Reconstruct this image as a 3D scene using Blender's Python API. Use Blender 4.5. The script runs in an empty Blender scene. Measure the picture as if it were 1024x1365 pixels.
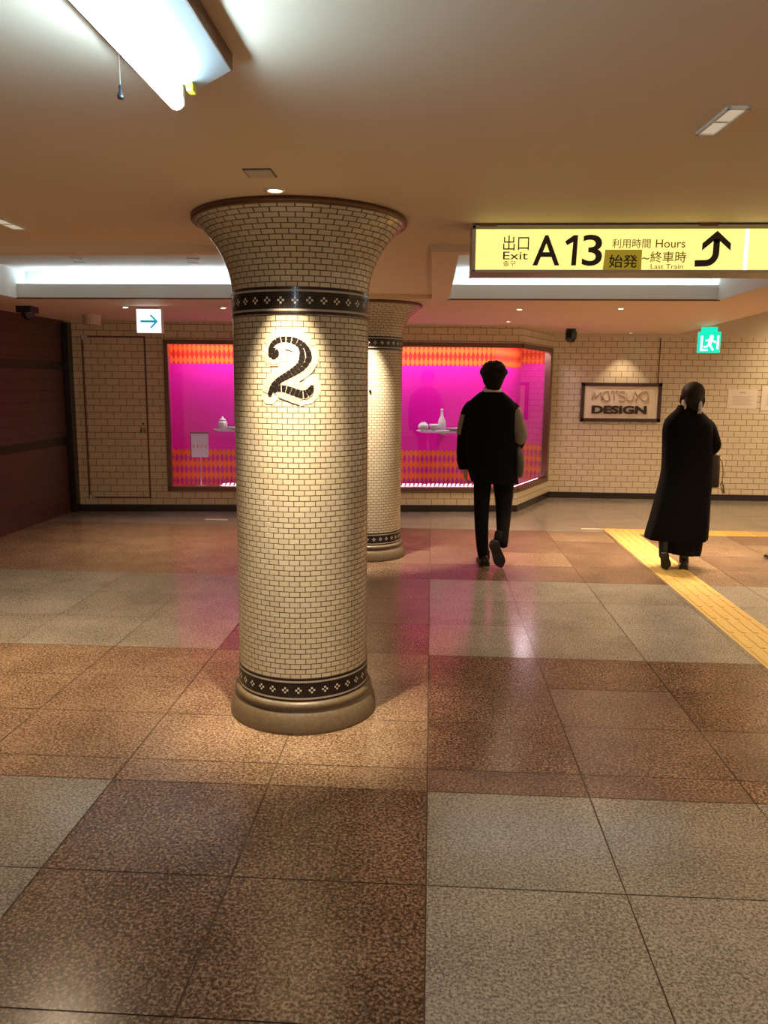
import bpy, bmesh, math, random
from mathutils import Vector, Matrix
random.seed(7)
PI = math.pi
SC = bpy.context.scene
COL = SC.collection

# ------------------------------------------------------------------ helpers
class MB:
    """collects faces of one mesh"""
    def __init__(s): s.v=[]; s.f=[]; s.m=[]; s.uv=[]
    def face(s, pts, mat=0, uv=None):
        i=len(s.v); s.v += [tuple(p) for p in pts]; s.f.append(tuple(range(i,i+len(pts)))); s.m.append(mat); s.uv.append(uv)
    def add(s, verts, faces, mat=0):
        i=len(s.v); s.v += [tuple(p) for p in verts]
        for k,f in enumerate(faces):
            s.f.append(tuple(i+a for a in f)); s.m.append(mat if isinstance(mat,int) else mat[k]); s.uv.append(None)
    def box(s, x0,x1,y0,y1,z0,z1, mat=0, M=None):
        v=[Vector((x,y,z)) for z in (z0,z1) for y in (y0,y1) for x in (x0,x1)]
        if M: v=[M@p for p in v]
        s.add(v,[(0,2,3,1),(4,5,7,6),(0,1,5,4),(2,6,7,3),(0,4,6,2),(1,3,7,5)],mat)
    def loft(s, rings, caps=True, mat=0, closed=True):
        n=len(rings[0]); v=[p for r in rings for p in r]; f=[]; ms=[]
        for a in range(len(rings)-1):
            for k in range(n if closed else n-1):
                k2=(k+1)%n
                f.append((a*n+k,a*n+k2,(a+1)*n+k2,(a+1)*n+k)); ms.append(mat[a] if isinstance(mat,(list,tuple)) else mat)
        if caps:
            f.append(tuple(range(n-1,-1,-1))); ms.append(ms[0]); b=(len(rings)-1)*n; f.append(tuple(range(b,b+n))); ms.append(ms[-2])
        s.add(v,f,ms)
    def lathe(s, prof, n=48, c=(0,0,0), mat=0, caps=False):
        s.loft([[(c[0]+r*math.cos(2*PI*k/n),c[1]+r*math.sin(2*PI*k/n),c[2]+z) for k in range(n)] for r,z in prof],caps,mat)
    def tube(s, pts, radii, n=12, mat=0, flat=1.0, up=None):
        pts=[Vector(p) for p in pts]
        if not isinstance(radii,(list,tuple)): radii=[radii]*len(pts)
        rings=[]; ref=Vector(up) if up else Vector((0.13,1,0.21)).normalized()
        for i,p in enumerate(pts):
            d=(pts[min(i+1,len(pts)-1)]-pts[max(i-1,0)]).normalized()
            a=d.cross(ref)
            if a.length<.1: a=d.cross(Vector((1,0,0)))
            a.normalize(); b=a.cross(d).normalized(); ref=b
            rings.append([p+a*radii[i]*math.cos(2*PI*k/n)+b*radii[i]*flat*math.sin(2*PI*k/n) for k in range(n)])
        s.loft(rings,True,mat)
    def ball(s, c, r, n=16, mat=0, M=None):
        r=(r,)*3 if not isinstance(r,(tuple,list)) else r
        rings=[]
        for i in range(1,n//2):
            t=PI*i/(n//2)
            rings.append([Vector((r[0]*math.sin(t)*math.cos(2*PI*k/n),r[1]*math.sin(t)*math.sin(2*PI*k/n),-r[2]*math.cos(t))) for k in range(n)])
        v=[p for q in rings for p in q]+[Vector((0,0,-r[2])),Vector((0,0,r[2]))]
        if M: v=[M@p for p in v]
        v=[Vector(c)+p for p in v]
        f=[]; R=len(rings)
        for a in range(R-1):
            for k in range(n): f.append((a*n+k,a*n+(k+1)%n,(a+1)*n+(k+1)%n,(a+1)*n+k))
        for k in range(n):
            f.append((R*n,(k+1)%n,k)); f.append((R*n+1,(R-1)*n+k,(R-1)*n+(k+1)%n))
        s.add(v,f,mat)
    def build(s, name, mats, parent=None, smooth=False, loc=None, bevel=0, weld=True, subsurf=0):
        me=bpy.data.meshes.new(name); me.from_pydata(s.v,[],s.f)
        mats=mats if isinstance(mats,(list,tuple)) else [mats]
        for m in mats: me.materials.append(m)
        me.polygons.foreach_set('material_index',s.m)
        if any(u for u in s.uv):
            L=me.uv_layers.new(name='UVMap')
            for p in me.polygons:
                u=s.uv[p.index]
                if u:
                    for k,li in enumerate(p.loop_indices): L.data[li].uv=u[k]
        if weld and not any(s.uv):
            bm=bmesh.new(); bm.from_mesh(me); bmesh.ops.remove_doubles(bm,verts=bm.verts,dist=1e-5); bmesh.ops.recalc_face_normals(bm,faces=bm.faces); bm.to_mesh(me); bm.free()
        if smooth: me.polygons.foreach_set('use_smooth',[True]*len(me.polygons))
        o=bpy.data.objects.new(name,me); COL.objects.link(o)
        if parent: o.parent=parent
        if loc: o.location=loc
        if bevel:
            b=o.modifiers.new('bevel','BEVEL'); b.width=bevel; b.segments=2; b.limit_method='ANGLE'; b.angle_limit=math.radians(40)
        if subsurf:
            b=o.modifiers.new('sub','SUBSURF'); b.levels=subsurf; b.render_levels=subsurf
        return o

def thing(name,label,cat,loc=(0,0,0),rz=0,group=None):
    o=bpy.data.objects.new(name,None); COL.objects.link(o); o.empty_display_size=.1
    o.location=loc; o.rotation_euler=(0,0,rz); return tag(o,label,cat,group)
def tag(o,label,cat,group=None):
    o['label']=label; o['category']=cat
    if group: o['group']=group
    return o
def struct(o): o['kind']='structure'; return o

# ------------------------------------------------------------------ materials
def mat(name, col, rough=.5, metal=0, emit=None, es=0, coat=0, spec=None, noise=0, nscale=40, bump=0):
    m=bpy.data.materials.new(name); m.use_nodes=True; nt=m.node_tree; b=nt.nodes['Principled BSDF']
    b.inputs['Base Color'].default_value=(*col,1); b.inputs['Roughness'].default_value=rough; b.inputs['Metallic'].default_value=metal
    if coat: b.inputs['Coat Weight'].default_value=coat; b.inputs['Coat Roughness'].default_value=.08
    if spec is not None: b.inputs['Specular IOR Level'].default_value=spec
    if emit: b.inputs['Emission Color'].default_value=(*emit,1); b.inputs['Emission Strength'].default_value=es
    if noise or bump:
        g=nt.nodes.new('ShaderNodeNewGeometry'); n=nt.nodes.new('ShaderNodeTexNoise'); n.inputs['Scale'].default_value=nscale; n.inputs['Detail'].default_value=5
        nt.links.new(g.outputs['Position'],n.inputs['Vector'])
        if noise:
            r=nt.nodes.new('ShaderNodeMapRange'); r.inputs['From Min'].default_value=.25; r.inputs['From Max'].default_value=.75
            r.inputs['To Min'].default_value=1-noise; r.inputs['To Max'].default_value=1+noise
            nt.links.new(n.outputs['Fac'],r.inputs['Value'])
            x=nt.nodes.new('ShaderNodeMix'); x.data_type='RGBA'; x.blend_type='MULTIPLY'; x.inputs['Factor'].default_value=1
            x.inputs['A'].default_value=(*col,1); nt.links.new(r.outputs['Result'],x.inputs['B']); nt.links.new(x.outputs['Result'],b.inputs['Base Color'])
        if bump:
            bp=nt.nodes.new('ShaderNodeBump'); bp.inputs['Strength'].default_value=bump; bp.inputs['Distance'].default_value=.01
            nt.links.new(n.outputs['Fac'],bp.inputs['Height']); nt.links.new(bp.outputs['Normal'],b.inputs['Normal'])
    return m
def glow(name,col,s):
    m=bpy.data.materials.new(name); m.use_nodes=True; nt=m.node_tree; nt.nodes.remove(nt.nodes['Principled BSDF'])
    e=nt.nodes.new('ShaderNodeEmission'); e.inputs['Color'].default_value=(*col,1); e.inputs['Strength'].default_value=s
    nt.links.new(e.outputs[0],nt.nodes['Material Output'].inputs[0]); return m
def tile_mat(name, c1, c2, mortar, w, h, ms, rough=.15, bump=.5, uvmode=True):
    m=bpy.data.materials.new(name); m.use_nodes=True; nt=m.node_tree; b=nt.nodes['Principled BSDF']
    t=nt.nodes.new('ShaderNodeTexCoord'); br=nt.nodes.new('ShaderNodeTexBrick')
    br.inputs['Color1'].default_value=(*c1,1); br.inputs['Color2'].default_value=(*c2,1); br.inputs['Mortar'].default_value=(*mortar,1)
    br.inputs['Scale'].default_value=1; br.inputs['Mortar Size'].default_value=ms; br.inputs['Mortar Smooth'].default_value=.15
    br.inputs['Brick Width'].default_value=w; br.inputs['Row Height'].default_value=h; br.offset=.5; br.inputs['Bias'].default_value=-.2
    nt.links.new(t.outputs['UV'],br.inputs['Vector']); nt.links.new(br.outputs['Color'],b.inputs['Base Color'])
    r=nt.nodes.new('ShaderNodeMapRange'); r.inputs['To Min'].default_value=rough; r.inputs['To Max'].default_value=.8
    nt.links.new(br.outputs['Fac'],r.inputs['Value']); nt.links.new(r.outputs['Result'],b.inputs['Roughness'])
    iv=nt.nodes.new('ShaderNodeMath'); iv.operation='SUBTRACT'; iv.inputs[0].default_value=1; nt.links.new(br.outputs['Fac'],iv.inputs[1])
    bp=nt.nodes.new('ShaderNodeBump'); bp.inputs['Strength'].default_value=bump; bp.inputs['Distance'].default_value=.003
    nt.links.new(iv.outputs[0],bp.inputs['Height']); nt.links.new(bp.outputs['Normal'],b.inputs['Normal'])
    return m
def granite(name, dark, mid, lite, rough, seed, scale=95, spec=.5):
    m=bpy.data.materials.new(name); m.use_nodes=True; nt=m.node_tree; b=nt.nodes['Principled BSDF']
    g=nt.nodes.new('ShaderNodeNewGeometry'); mp=nt.nodes.new('ShaderNodeMapping'); mp.inputs['Location'].default_value=(seed,seed*1.7,0)
    nt.links.new(g.outputs['Position'],mp.inputs['Vector'])
    n1=nt.nodes.new('ShaderNodeTexNoise'); n1.inputs['Scale'].default_value=scale; n1.inputs['Detail'].default_value=4; n1.inputs['Roughness'].default_value=.7
    n2=nt.nodes.new('ShaderNodeTexNoise'); n2.inputs['Scale'].default_value=3.1; n2.inputs['Detail'].default_value=3
    vo=nt.nodes.new('ShaderNodeTexVoronoi'); vo.inputs['Scale'].default_value=scale*1.5
    for n in (n1,n2,vo): nt.links.new(mp.outputs[0],n.inputs['Vector'])
    a=nt.nodes.new('ShaderNodeMath'); a.operation='MULTIPLY_ADD'; a.inputs[1].default_value=.17; nt.links.new(n2.outputs['Fac'],a.inputs[0]); nt.links.new(n1.outputs['Fac'],a.inputs[2])
    sx=nt.nodes.new('ShaderNodeSeparateColor'); nt.links.new(vo.outputs['Color'],sx.inputs[0])
    a2=nt.nodes.new('ShaderNodeMath'); a2.operation='MULTIPLY_ADD'; a2.inputs[1].default_value=.14; nt.links.new(sx.outputs[0],a2.inputs[0]); nt.links.new(a.outputs[0],a2.inputs[2])
    cr=nt.nodes.new('ShaderNodeValToRGB'); e=cr.color_ramp.elements
    e[0].position=.55; e[0].color=(*dark,1); e[1].position=.795; e[1].color=(*lite,1); k=e.new(.665); k.color=(*mid,1)
    nt.links.new(a2.outputs[0],cr.inputs[0]); nt.links.new(cr.outputs[0],b.inputs['Base Color'])
    b.inputs['Roughness'].default_value=rough; b.inputs['Specular IOR Level'].default_value=spec
    return m
CREAM=(.57,.50,.36)
M_col=tile_mat('column_tile',CREAM,(.50,.43,.305),(.11,.066,.032),.0465,.0237,.0021,.12,.6)
M_wall=tile_mat('subway_tile',(.70,.61,.44),(.64,.555,.395),(.27,.19,.115),.155,.079,.0042,.16,.45)
M_brown=tile_mat('brown_tile',(.085,.034,.026),(.068,.027,.021),(.04,.018,.014),.06,.12,.003,.3,.3)
M_band=mat('dark_granite_band',(.018,.011,.009),.25)
M_blackt=mat('black_mosaic',(.016,.011,.009),.18)
M_whitet=mat('white_mosaic',(.72,.68,.6),.2)
M_greyt=mat('grey_mosaic',(.42,.38,.33),.22)
M_grout=mat('brown_grout',(.09,.055,.03),.8)
M_cgrout=mat('pale_grout',(.56,.50,.37),.7)
M_creamt=mat('cream_mosaic',CREAM,.16)
M_stone=mat('column_stone',(.115,.082,.046),.42,noise=.25,nscale=60)
M_bronze=mat('bronze_trim',(.15,.075,.035),.35,metal=.5)
M_paint=mat('ceiling_paint',(.84,.66,.48),.65,noise=.02,nscale=400)
M_cove=mat('cove_white',(.80,.83,.83),.55)
M_plaster=mat('wall_plaster',(.62,.55,.42),.6)
M_base=mat('baseboard_black',(.02,.012,.009),.25)
M_frame=mat('bronze_frame',(.16,.085,.05),.35,metal=.4)
M_steel=mat('steel',(.55,.5,.45),.3,metal=.9)
M_plastic=mat('white_plastic',(.75,.72,.66),.4)
M_dplastic=mat('dark_plastic',(.012,.010,.010),.3)
M_white=mat('white_enamel',(.8,.82,.82),.35)
M_paper=mat('paper',(.78,.68,.60),.7)
M_ink=mat('ink',(.02,.012,.01),.5)

G_br=[granite('brown_granite_a',(.042,.023,.013),(.150,.086,.050),(.36,.24,.16),.30,1.3),
      granite('brown_granite_b',(.036,.020,.011),(.130,.074,.043),(.32,.21,.138),.23,4.1)]
G_gr=[granite('grey_granite_a',(.115,.098,.075),(.255,.225,.175),(.39,.35,.28),.17,7.7,110),
      granite('grey_granite_b',(.13,.112,.088),(.28,.25,.20),(.42,.375,.305),.17,9.9,110)]
G_orlit=granite('orange_lit_granite',(.085,.050,.028),(.235,.150,.090),(.40,.285,.19),.24,2.9)  # lighter orange brown granite, warm light partly put into the colour

# ------------------------------------------------------------------ floor
def floor():
    mb=MB(); mb.face([(-4.6,-4,-.004),(7.5,-4,-.004),(7.5,11.4,-.004),(-4.6,11.4,-.004)],0)
    xs=[.01+.621*k for k in range(-8,13)]; ys=[-4+.58*k for k in range(10)]
    ys=[-3.50,-2.92,-2.34,-1.76,-1.18,-.60,-.02,.56,1.14,1.715,2.285,2.87,3.05,3.51,3.97,4.435,5.03,5.64,6.25,6.80,7.36,7.93,8.50,9.1,9.7,10.3,10.9,11.4]
    g=.0022
    for i in range(len(xs)-1):
        for j in range(len(ys)-1):
            x0,x1,y0,y1=xs[i],xs[i+1],ys[j],ys[j+1]; cx=(x0+x1)/2; cy=(y0+y1)/2
            brown = (2.87<cy<4.435) or (6.25<cy<8.5) or (-1.24<cx<.01 and cy<8.5)
            h=random.random()
            if brown: m=1 if h<.5 else 2
            else: m=3 if h<.5 else 4
            if brown and cy>6.25 and cx<-1.2: m=5
            if brown and 2.87<cy<4.435 and cx<.01: m=5  # brown tiles here, the orange tone stands for warm light on them
            if brown and cy>6.25 and cx>.63: m=5 if h<.5 else 1
            mb.face([(x0+g,y0+g,0),(x1-g,y0+g,0),(x1-g,y1-g,0),(x0+g,y1-g,0)],m)
    return struct(mb.build('floor',[M_grout]+G_br+G_gr+[G_orlit],weld=False))
floor()

# ------------------------------------------------------------------ ceiling
ZM,ZS,ZR,ZH=2.27,2.235,2.48,2.62
def hole(mb,x0,x1,y0,y1,a0,a1,b0,b1,z,m):
    mb.face([(x0,y0,z),(x1,y0,z),(x1,b0,z),(x0,b0,z)],m); mb.face([(x0,b1,z),(x1,b1,z),(x1,y1,z),(x0,y1,z)],m)
    mb.face([(x0,b0,z),(a0,b0,z),(a0,b1,z),(x0,b1,z)],m); mb.face([(a1,b0,z),(x1,b0,z),(x1,b1,z),(a1,b1,z)],m)
def ceiling():
    mb=MB(); P,C,B,W=0,1,2,3
    E=lambda y: 2.83+(y-4.32)*(.45/6.78)
    Y0,Y1=4.32,6.80
    mb.face([(-4.6,-4,ZM),(7.5,-4,ZM),(7.5,Y0,ZM),(-4.6,Y0,ZM)],P)
    YM=6.67
    mb.face([(-1.05,Y0,ZM),(-.016,Y0,ZM),(-.016,YM,ZM),(-1.05,YM,ZM)],P); mb.face([(-1.05,YM,ZS),(-.016,YM,ZS),(-.016,Y1,ZS),(-1.05,Y1,ZS)],P)
    for x0,x1 in ((-4.6,-1.05),(-.016,E(Y0))): mb.face([(x0,Y0,ZS),(x1,Y0,ZS),(x1,Y0,ZM),(x0,Y0,ZM)],P)
    for x in (-1.05,-.016): mb.face([(x,Y0,ZS),(x,YM,ZS),(x,YM,ZM),(x,Y0,ZM)],P)
    mb.face([(-1.05,YM,ZS),(-.016,YM,ZS),(-.016,YM,ZM),(-1.05,YM,ZM)],P)
    mb.face([(E(Y0),Y0,ZM),(7.5,Y0,ZM),(7.5,Y0,ZH),(E(Y0),Y0,ZH)],P)
    b0,b1=4.42,6.70
    hole(mb,-4.6,-1.05,Y0,Y1,-3.5,-1.17,b0,b1,ZS,P)
    hole(mb,-.016,E(Y0),Y0,Y1,.13,2.27,b0,b1,ZS,P)
    mb.face([(E(Y0),Y0,ZS),(E(Y1),Y1,ZS),(E(Y0),Y1,ZS)],P)
    mb.face([(-4.6,Y1,ZS),(E(Y1),Y1,ZS),(E(11.4),11.4,ZS),(-4.6,11.4,ZS)],P)
    mb.face([(E(Y0),Y0,ZS),(E(11.4),11.4,ZS),(E(11.4),11.4,ZS+.06),(E(Y0),Y0,ZS+.06)],B)
    mb.face([(E(Y0),Y0,ZS+.06),(E(11.4),11.4,ZS+.06),(E(11.4),11.4,ZH),(E(Y0),Y0,ZH)],P)
    mb.face([(E(Y0),Y0,ZH),(7.5,Y0,ZH),(7.5,11.4,ZH),(E(11.4),11.4,ZH)],P)
    for a0,a1 in ((-3.5,-1.17),(.13,2.27)):                      # the two light coves
        mb.face([(a0,b0,ZS),(a1,b0,ZS),(a1,b0,ZR),(a0,b0,ZR)],C)
        mb.face([(a0,b0,ZS),(a0,b1+.16,ZS),(a0,b1+.16,ZR),(a0,b0,ZR)],C); mb.face([(a1,b0,ZS),(a1,b1+.16,ZS),(a1,b1+.16,ZR),(a1,b0,ZR)],C)
        mb.face([(a0,b0,ZR),(a1,b0,ZR),(a1,b1+.16,ZR),(a0,b1+.16,ZR)],C)
        mb.box(a0,a1,b1,b1+.025,ZS,2.352,C)
        mb.face([(a0,b1,ZS+.012),(a1,b1,ZS+.012),(a1,b1+.16,ZS+.012),(a0,b1+.16,ZS+.012)],C)
        mb.face([(a0,b1+.16,ZS),(a1,b1+.16,ZS),(a1,b1+.16,ZR),(a0,b1+.16,ZR)],C)
        mb.box(a0-.02,a1+.02,b1-.001,b1+.012,ZS-.006,ZS+.006,B)     # thin metal lip
    return struct(mb.build('ceiling',[M_paint,M_cove,M_bronze,M_white],weld=False))
ceiling()
M_tubeC=glow('cove_lamp',(.86,.97,1),14)
for a0,a1,lab in ((-3.45,-1.22,'concealed white strip lamp in the ceiling recess left of the numbered column'),(.18,2.22,'concealed white strip lamp in the ceiling recess behind the yellow sign')):
    t=thing('cove_lamp',lab,'strip light',(0,6.80,2.262),0,'strip lamps in the ceiling recesses')
    m=MB(); m.box(a0,a1,-.035,.035,-.018,.012); m.build('lamp_base',M_white,t)
    m=MB(); m.tube([(a0+.03,0,.035),(a1-.03,0,.035)],.017,10); m.build('lamp_tube',M_tubeC,t,True)

# ------------------------------------------------------------------ walls
A=Vector((-4.297,9.226)); Bp=Vector((1.065,9.778)); Cc=Vector((1.645,11.1)); Dd=Vector((7.5,11.1))
u1=(Bp-A).normalized(); n1=Vector((-u1.y,u1.x)); u2=(Cc-Bp).normalized(); n2=Vector((-u2.y,u2.x))
L1=(Bp-A).length; L2=(Cc-Bp).length
def wp(u,z,off=0):                                 # point on the back wall, u metres from its left corner, off metres behind the face
    p=A+u1*u+n1*off; return Vector((p.x,p.y,z))
mit=(n1+n2)/(1+n1.dot(n2))
def wp2(d,z,off=0):
    p=Bp+u2*d+n2*off; return Vector((p.x,p.y,z))
WU0,WZ0,WZ1,WD=1.15,.25,2.035,1.31
def wall_back():
    mb=MB()
    def q(fn,a,b,z0,z1,uo=0): mb.face([fn(a,z0),fn(b,z0),fn(b,z1),fn(a,z1)],0,[(uo+a,z0),(uo+b,z0),(uo+b,z1),(uo+a,z1)])
    q(wp,-.3,WU0,0,2.25); q(wp,WU0,L1,0,WZ0); q(wp,WU0,L1,WZ1,2.25)
    q(wp2,0,WD,0,WZ0,L1); q(wp2,0,WD,WZ1,2.25,L1); q(wp2,WD,L2,0,2.25,L1)
    fn=lambda a,z: Vector((Cc.x+a,11.1,z))
    q(fn,0,5.9,0,2.19,L1+L2)
    mb.face([fn(0,2.19),fn(5.9,2.19),fn(5.9,2.7),fn(0,2.7)],1)
    return struct(mb.build('wall_back',[M_wall,M_plaster],weld=False))
wall_back()
mb=MB()
def lw(y0,y1,z0,z1,m,x=-4.28): mb.face([(x,y0,z0),(x,y1,z0),(x,y1,z1),(x,y0,z1)],m,[(y0,z0),(y1,z0),(y1,z1),(y0,z1)])
lw(-4,9.3,0,2.28,0)
mb.box(-4.29,-4.272,-4,9.2,1.675,1.765,1); mb.box(-4.29,-4.272,-4,9.2,.81,.90,1)
wl=mb.build('wall_left',[M_brown,M_band],weld=False); struct(wl)
mb=MB(); mb.box(-4.275,-4.20,9.14,9.24,0,2.21); struct(mb.build('trim_1',M_base,bevel=.004))
mb=MB()
def bb(p,q,n,h=.08,t=.012):
    p=Vector(p);q=Vector(q); a=[(p.x,p.y),(q.x,q.y),(q.x-n.x*t,q.y-n.y*t),(p.x-n.x*t,p.y-n.y*t)]
    mb.add([(x,y,0) for x,y in a]+[(x,y,h) for x,y in a],[(3,2,1,0),(4,5,6,7),(0,1,5,4),(1,2,6,5),(2,3,7,6),(3,0,4,7)],0)
bb(A+u1*.1,Bp+u1*.006,n1); bb(Bp-u2*.006,Cc,n2); bb(Cc-Vector((.01,0)),Dd,Vector((0,1)))
struct(mb.build('baseboard_back',M_base,weld=False))

# tiled service door, flush with the wall
AR=math.atan2(u1.y,u1.x)
dr=bpy.data.objects.new('door_1',None); COL.objects.link(dr); struct(dr); dr.location=(A.x,A.y,0); dr.rotation_euler=(0,0,AR)
m=MB(); m.face([(.225,-.004,.17),(.925,-.004,.17),(.925,-.004,2.055),(.225,-.004,2.055)],0,[(.225,.17),(.925,.17),(.925,2.055),(.225,2.055)]); m.build('door_leaf',M_wall,dr,weld=False)
m=MB()
for x0,x1,z0,z1 in ((.205,.226,.158,2.07),(.924,.945,.158,2.07),(.205,.945,2.05,2.07),(.205,.945,.158,.176)): m.box(x0,x1,-.010,.0,z0,z1)
m.build('door_frame',M_frame,dr)
m=MB(); m.lathe([(.001,0),(.030,0),(.032,.006),(.022,.010),(.020,.016),(.001,.017)],20)
M_brass=mat('brass',(.40,.26,.12),.35,metal=.8)
o=m.build('door_handle',M_brass,dr,True,loc=(.880,-.004,.972)); o.rotation_euler=(PI/2,0,0)
m=MB(); m.box(-.006,.006,-.026,-.016,-.026,.026); m.build('thumb_turn',M_steel,o,loc=(0,0,0)).rotation_euler=(-PI/2,0,0)
m=MB(); m.lathe([(.001,0),(.014,0),(.012,.006),(.001,.007)],14); o=m.build('keyhole',M_frame,dr,True,loc=(.882,-.004,1.052)); o.rotation_euler=(PI/2,0,0)
for z in (2.052,.175):
    m=MB(); m.box(.218,.275,-.018,-.004,z-.022,z+.022); m.tube([(.222,-.018,z-.03),(.222,-.018,z+.03)],.010,10); m.build('hinge',M_steel,dr,bevel=.002)

# ------------------------------------------------------------------ display window
wn=bpy.data.objects.new('window_1',None); COL.objects.link(wn); struct(wn)
m=MB()
def strip(fn,a,b,z0,z1,o0,o1):
    p=[fn(a,0,o0),fn(b,0,o0),fn(b,0,o1),fn(a,0,o1)]
    m.add([(q.x,q.y,z0) for q in p]+[(q.x,q.y,z1) for q in p],[(3,2,1,0),(4,5,6,7),(0,1,5,4),(1,2,6,5),(2,3,7,6),(3,0,4,7)],0)
fr=.05
strip(wp,WU0,L1,WZ0,WZ0+fr,-.025,.06); strip(wp,WU0,L1,WZ1-fr,WZ1,-.025,.06); strip(wp,WU0,WU0+fr,WZ0,WZ1,-.025,.06)
strip(wp2,0,WD,WZ0,WZ0+fr,-.025,.06); strip(wp2,0,WD,WZ1-fr,WZ1,-.025,.06); strip(wp2,WD-.09,WD,WZ0,WZ1,-.025,.06)
m.build('window_frame',M_frame,wn,weld=False)
mg=bpy.data.materials.new('window_glass'); mg.use_nodes=True; nt=mg.node_tree; nt.nodes.remove(nt.nodes['Principled BSDF'])
tr=nt.nodes.new('ShaderNodeBsdfTransparent'); gl=nt.nodes.new('ShaderNodeBsdfGlossy'); gl.inputs['Roughness'].default_value=.0
fr_=nt.nodes.new('ShaderNodeFresnel'); fr_.inputs['IOR'].default_value=1.5; mx_=nt.nodes.new('ShaderNodeMixShader')
nt.links.new(fr_.outputs[0],mx_.inputs[0]); nt.links.new(tr.outputs[0],mx_.inputs[1]); nt.links.new(gl.outputs[0],mx_.inputs[2]); nt.links.new(mx_.outputs[0],nt.nodes['Material Output'].inputs[0])
for fn,a,b in ((wp,WU0+.03,L1-.002),(wp2,.002,WD-.05)):
    m=MB(); m.face([fn(a,WZ0+.03,.012),fn(b,WZ0+.03,.012),fn(b,WZ1-.03,.012),fn(a,WZ1-.03,.012)]); m.build('pane',mg,wn,weld=False)
# showcase interior (backdrop, floor, top, side) : pattern in object UV
OFF=.42
def backdrop_mat():
    mm=bpy.data.materials.new('magenta_backdrop'); mm.use_nodes=True; nt=mm.node_tree; b=nt.nodes['Principled BSDF']; N=nt.nodes.new; K=nt.links.new
    t=N('ShaderNodeTexCoord'); s=N('ShaderNodeSeparateXYZ'); K(t.outputs['UV'],s.inputs[0])
    def mt(op,a,b2=None,c=None):
        n=N('ShaderNodeMath'); n.operation=op
        for i,v in enumerate((a,b2,c)):
            if v is None: continue
            if isinstance(v,(int,float)): n.inputs[i].default_value=v
            else: K(v,n.inputs[i])
        return n.outputs[0]
    cu=mt('COSINE',mt('MULTIPLY',s.outputs[0],2*PI/.056)); cv=mt('COSINE',mt('MULTIPLY',mt('SUBTRACT',s.outputs[1],.06),2*PI/.142))
    lens=mt('MULTIPLY',mt('ADD',mt('ADD',cu,cv),mt('MULTIPLY_ADD',mt('GREATER_THAN',s.outputs[1],1.79),.25,.12)),1.4)
    lens=mt('MINIMUM',mt('MAXIMUM',lens,0.0),1.0)
    low=mt('LESS_THAN',s.outputs[1],.735); high=mt('GREATER_THAN',s.outputs[1],1.79); band=mt('ADD',low,high)
    lc=N('ShaderNodeMix'); lc.data_type='RGBA'; K(high,lc.inputs['Factor']); lc.inputs['A'].default_value=(.56,.015,.30,1); lc.inputs['B'].default_value=(.62,.015,.012,1)
    bc=N('ShaderNodeMix'); bc.data_type='RGBA'; K(lens,bc.inputs['Factor']); bc.inputs['A'].default_value=(.86,.17,.025,1); K(lc.outputs['Result'],bc.inputs['B'])
    fc=N('ShaderNodeMix'); fc.data_type='RGBA'; K(band,fc.inputs['Factor']); fc.inputs['A'].default_value=(.80,.004,.42,1); K(bc.outputs['Result'],fc.inputs['B'])
    K(fc.outputs['Result'],b.inputs['Base Color']); b.inputs['Roughness'].default_value=.7; b.inputs['Specular IOR Level'].default_value=.2
    return mm
M_back=backdrop_mat(); M_deck=mat('pink_deck',(.75,.25,.42),.12)
cor=Bp+mit*OFF; cd=(cor-A).dot(u1)
def cz(z): return Vector((cor.x,cor.y,z))
m=MB()
a=WU0-.02
m.face([wp(a,WZ0-.02,OFF),cz(WZ0-.02),cz(WZ1+.05),wp(a,WZ1+.05,OFF)],0,[(a,WZ0),(cd,WZ0),(cd,WZ1+.07),(a,WZ1+.07)])
e=WD+.02
m.face([cz(WZ0-.02),wp2(e,WZ0-.02,OFF),wp2(e,WZ1+.05,OFF),cz(WZ1+.05)],0,[(cd,WZ0),(cd+1.55,WZ0),(cd+1.55,WZ1+.07),(cd,WZ1+.07)])
m.face([wp(a,WZ0-.02,0),wp(a,WZ0-.02,OFF),wp(a,WZ1+.05,OFF),wp(a,WZ1+.05,0)],0,[(a,WZ0),(a+.4,WZ0),(a+.4,WZ1),(a,WZ1)])
m.face([wp2(e,WZ0-.02,0),wp2(e,WZ0-.02,OFF),wp2(e,WZ1+.05,OFF),wp2(e,WZ1+.05,0)],0,[(a,WZ0),(a+.4,WZ0),(a+.4,WZ1),(a,WZ1)])
for z,mi in ((WZ0+.02,1),(WZ1+.03,2)):
    m.face([wp(a,z,0),wp(L1,z,0),cz(z),wp(a,z,OFF)],mi); m.face([wp(L1,z,0),wp2(e,z,0),wp2(e,z,OFF),cz(z)],mi)
m.build('showcase_lining',[M_back,M_deck,M_white],wn,weld=False)
M_led=glow('showcase_led',(1,.80,.92),100); M_led2=glow('showcase_led_added',(1,.62,.80),13)
def led(fn,a,b,off,z,lab):
    t=thing('showcase_lamp',lab,'lamp',group='slim lamps inside the showcase')
    m=MB(); p,q=fn(a,z,off),fn(b,z,off); m.tube([p+Vector((0,0,.016 if z>1 else -.005)),q+Vector((0,0,.016 if z>1 else -.005))],.018,8); m.build('lamp_housing',M_white,t)
    m=MB(); m.tube([p,q] if z>1 else [p+Vector((0,0,.012)),q+Vector((0,0,.012))],.011,8); m.build('lamp_tube',M_led if z>1 else M_led2,t,True)
led(wp,1.3,2.9,.10,2.015,'slim lamp tucked behind the top frame of the magenta showcase, left part')
led(wp,3.1,5.2,.10,2.015,'slim lamp tucked behind the top frame of the magenta showcase, part behind the walking man')
led(wp2,.08,1.15,.10,2.015,'slim lamp tucked behind the top frame of the angled right end of the showcase')
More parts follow.
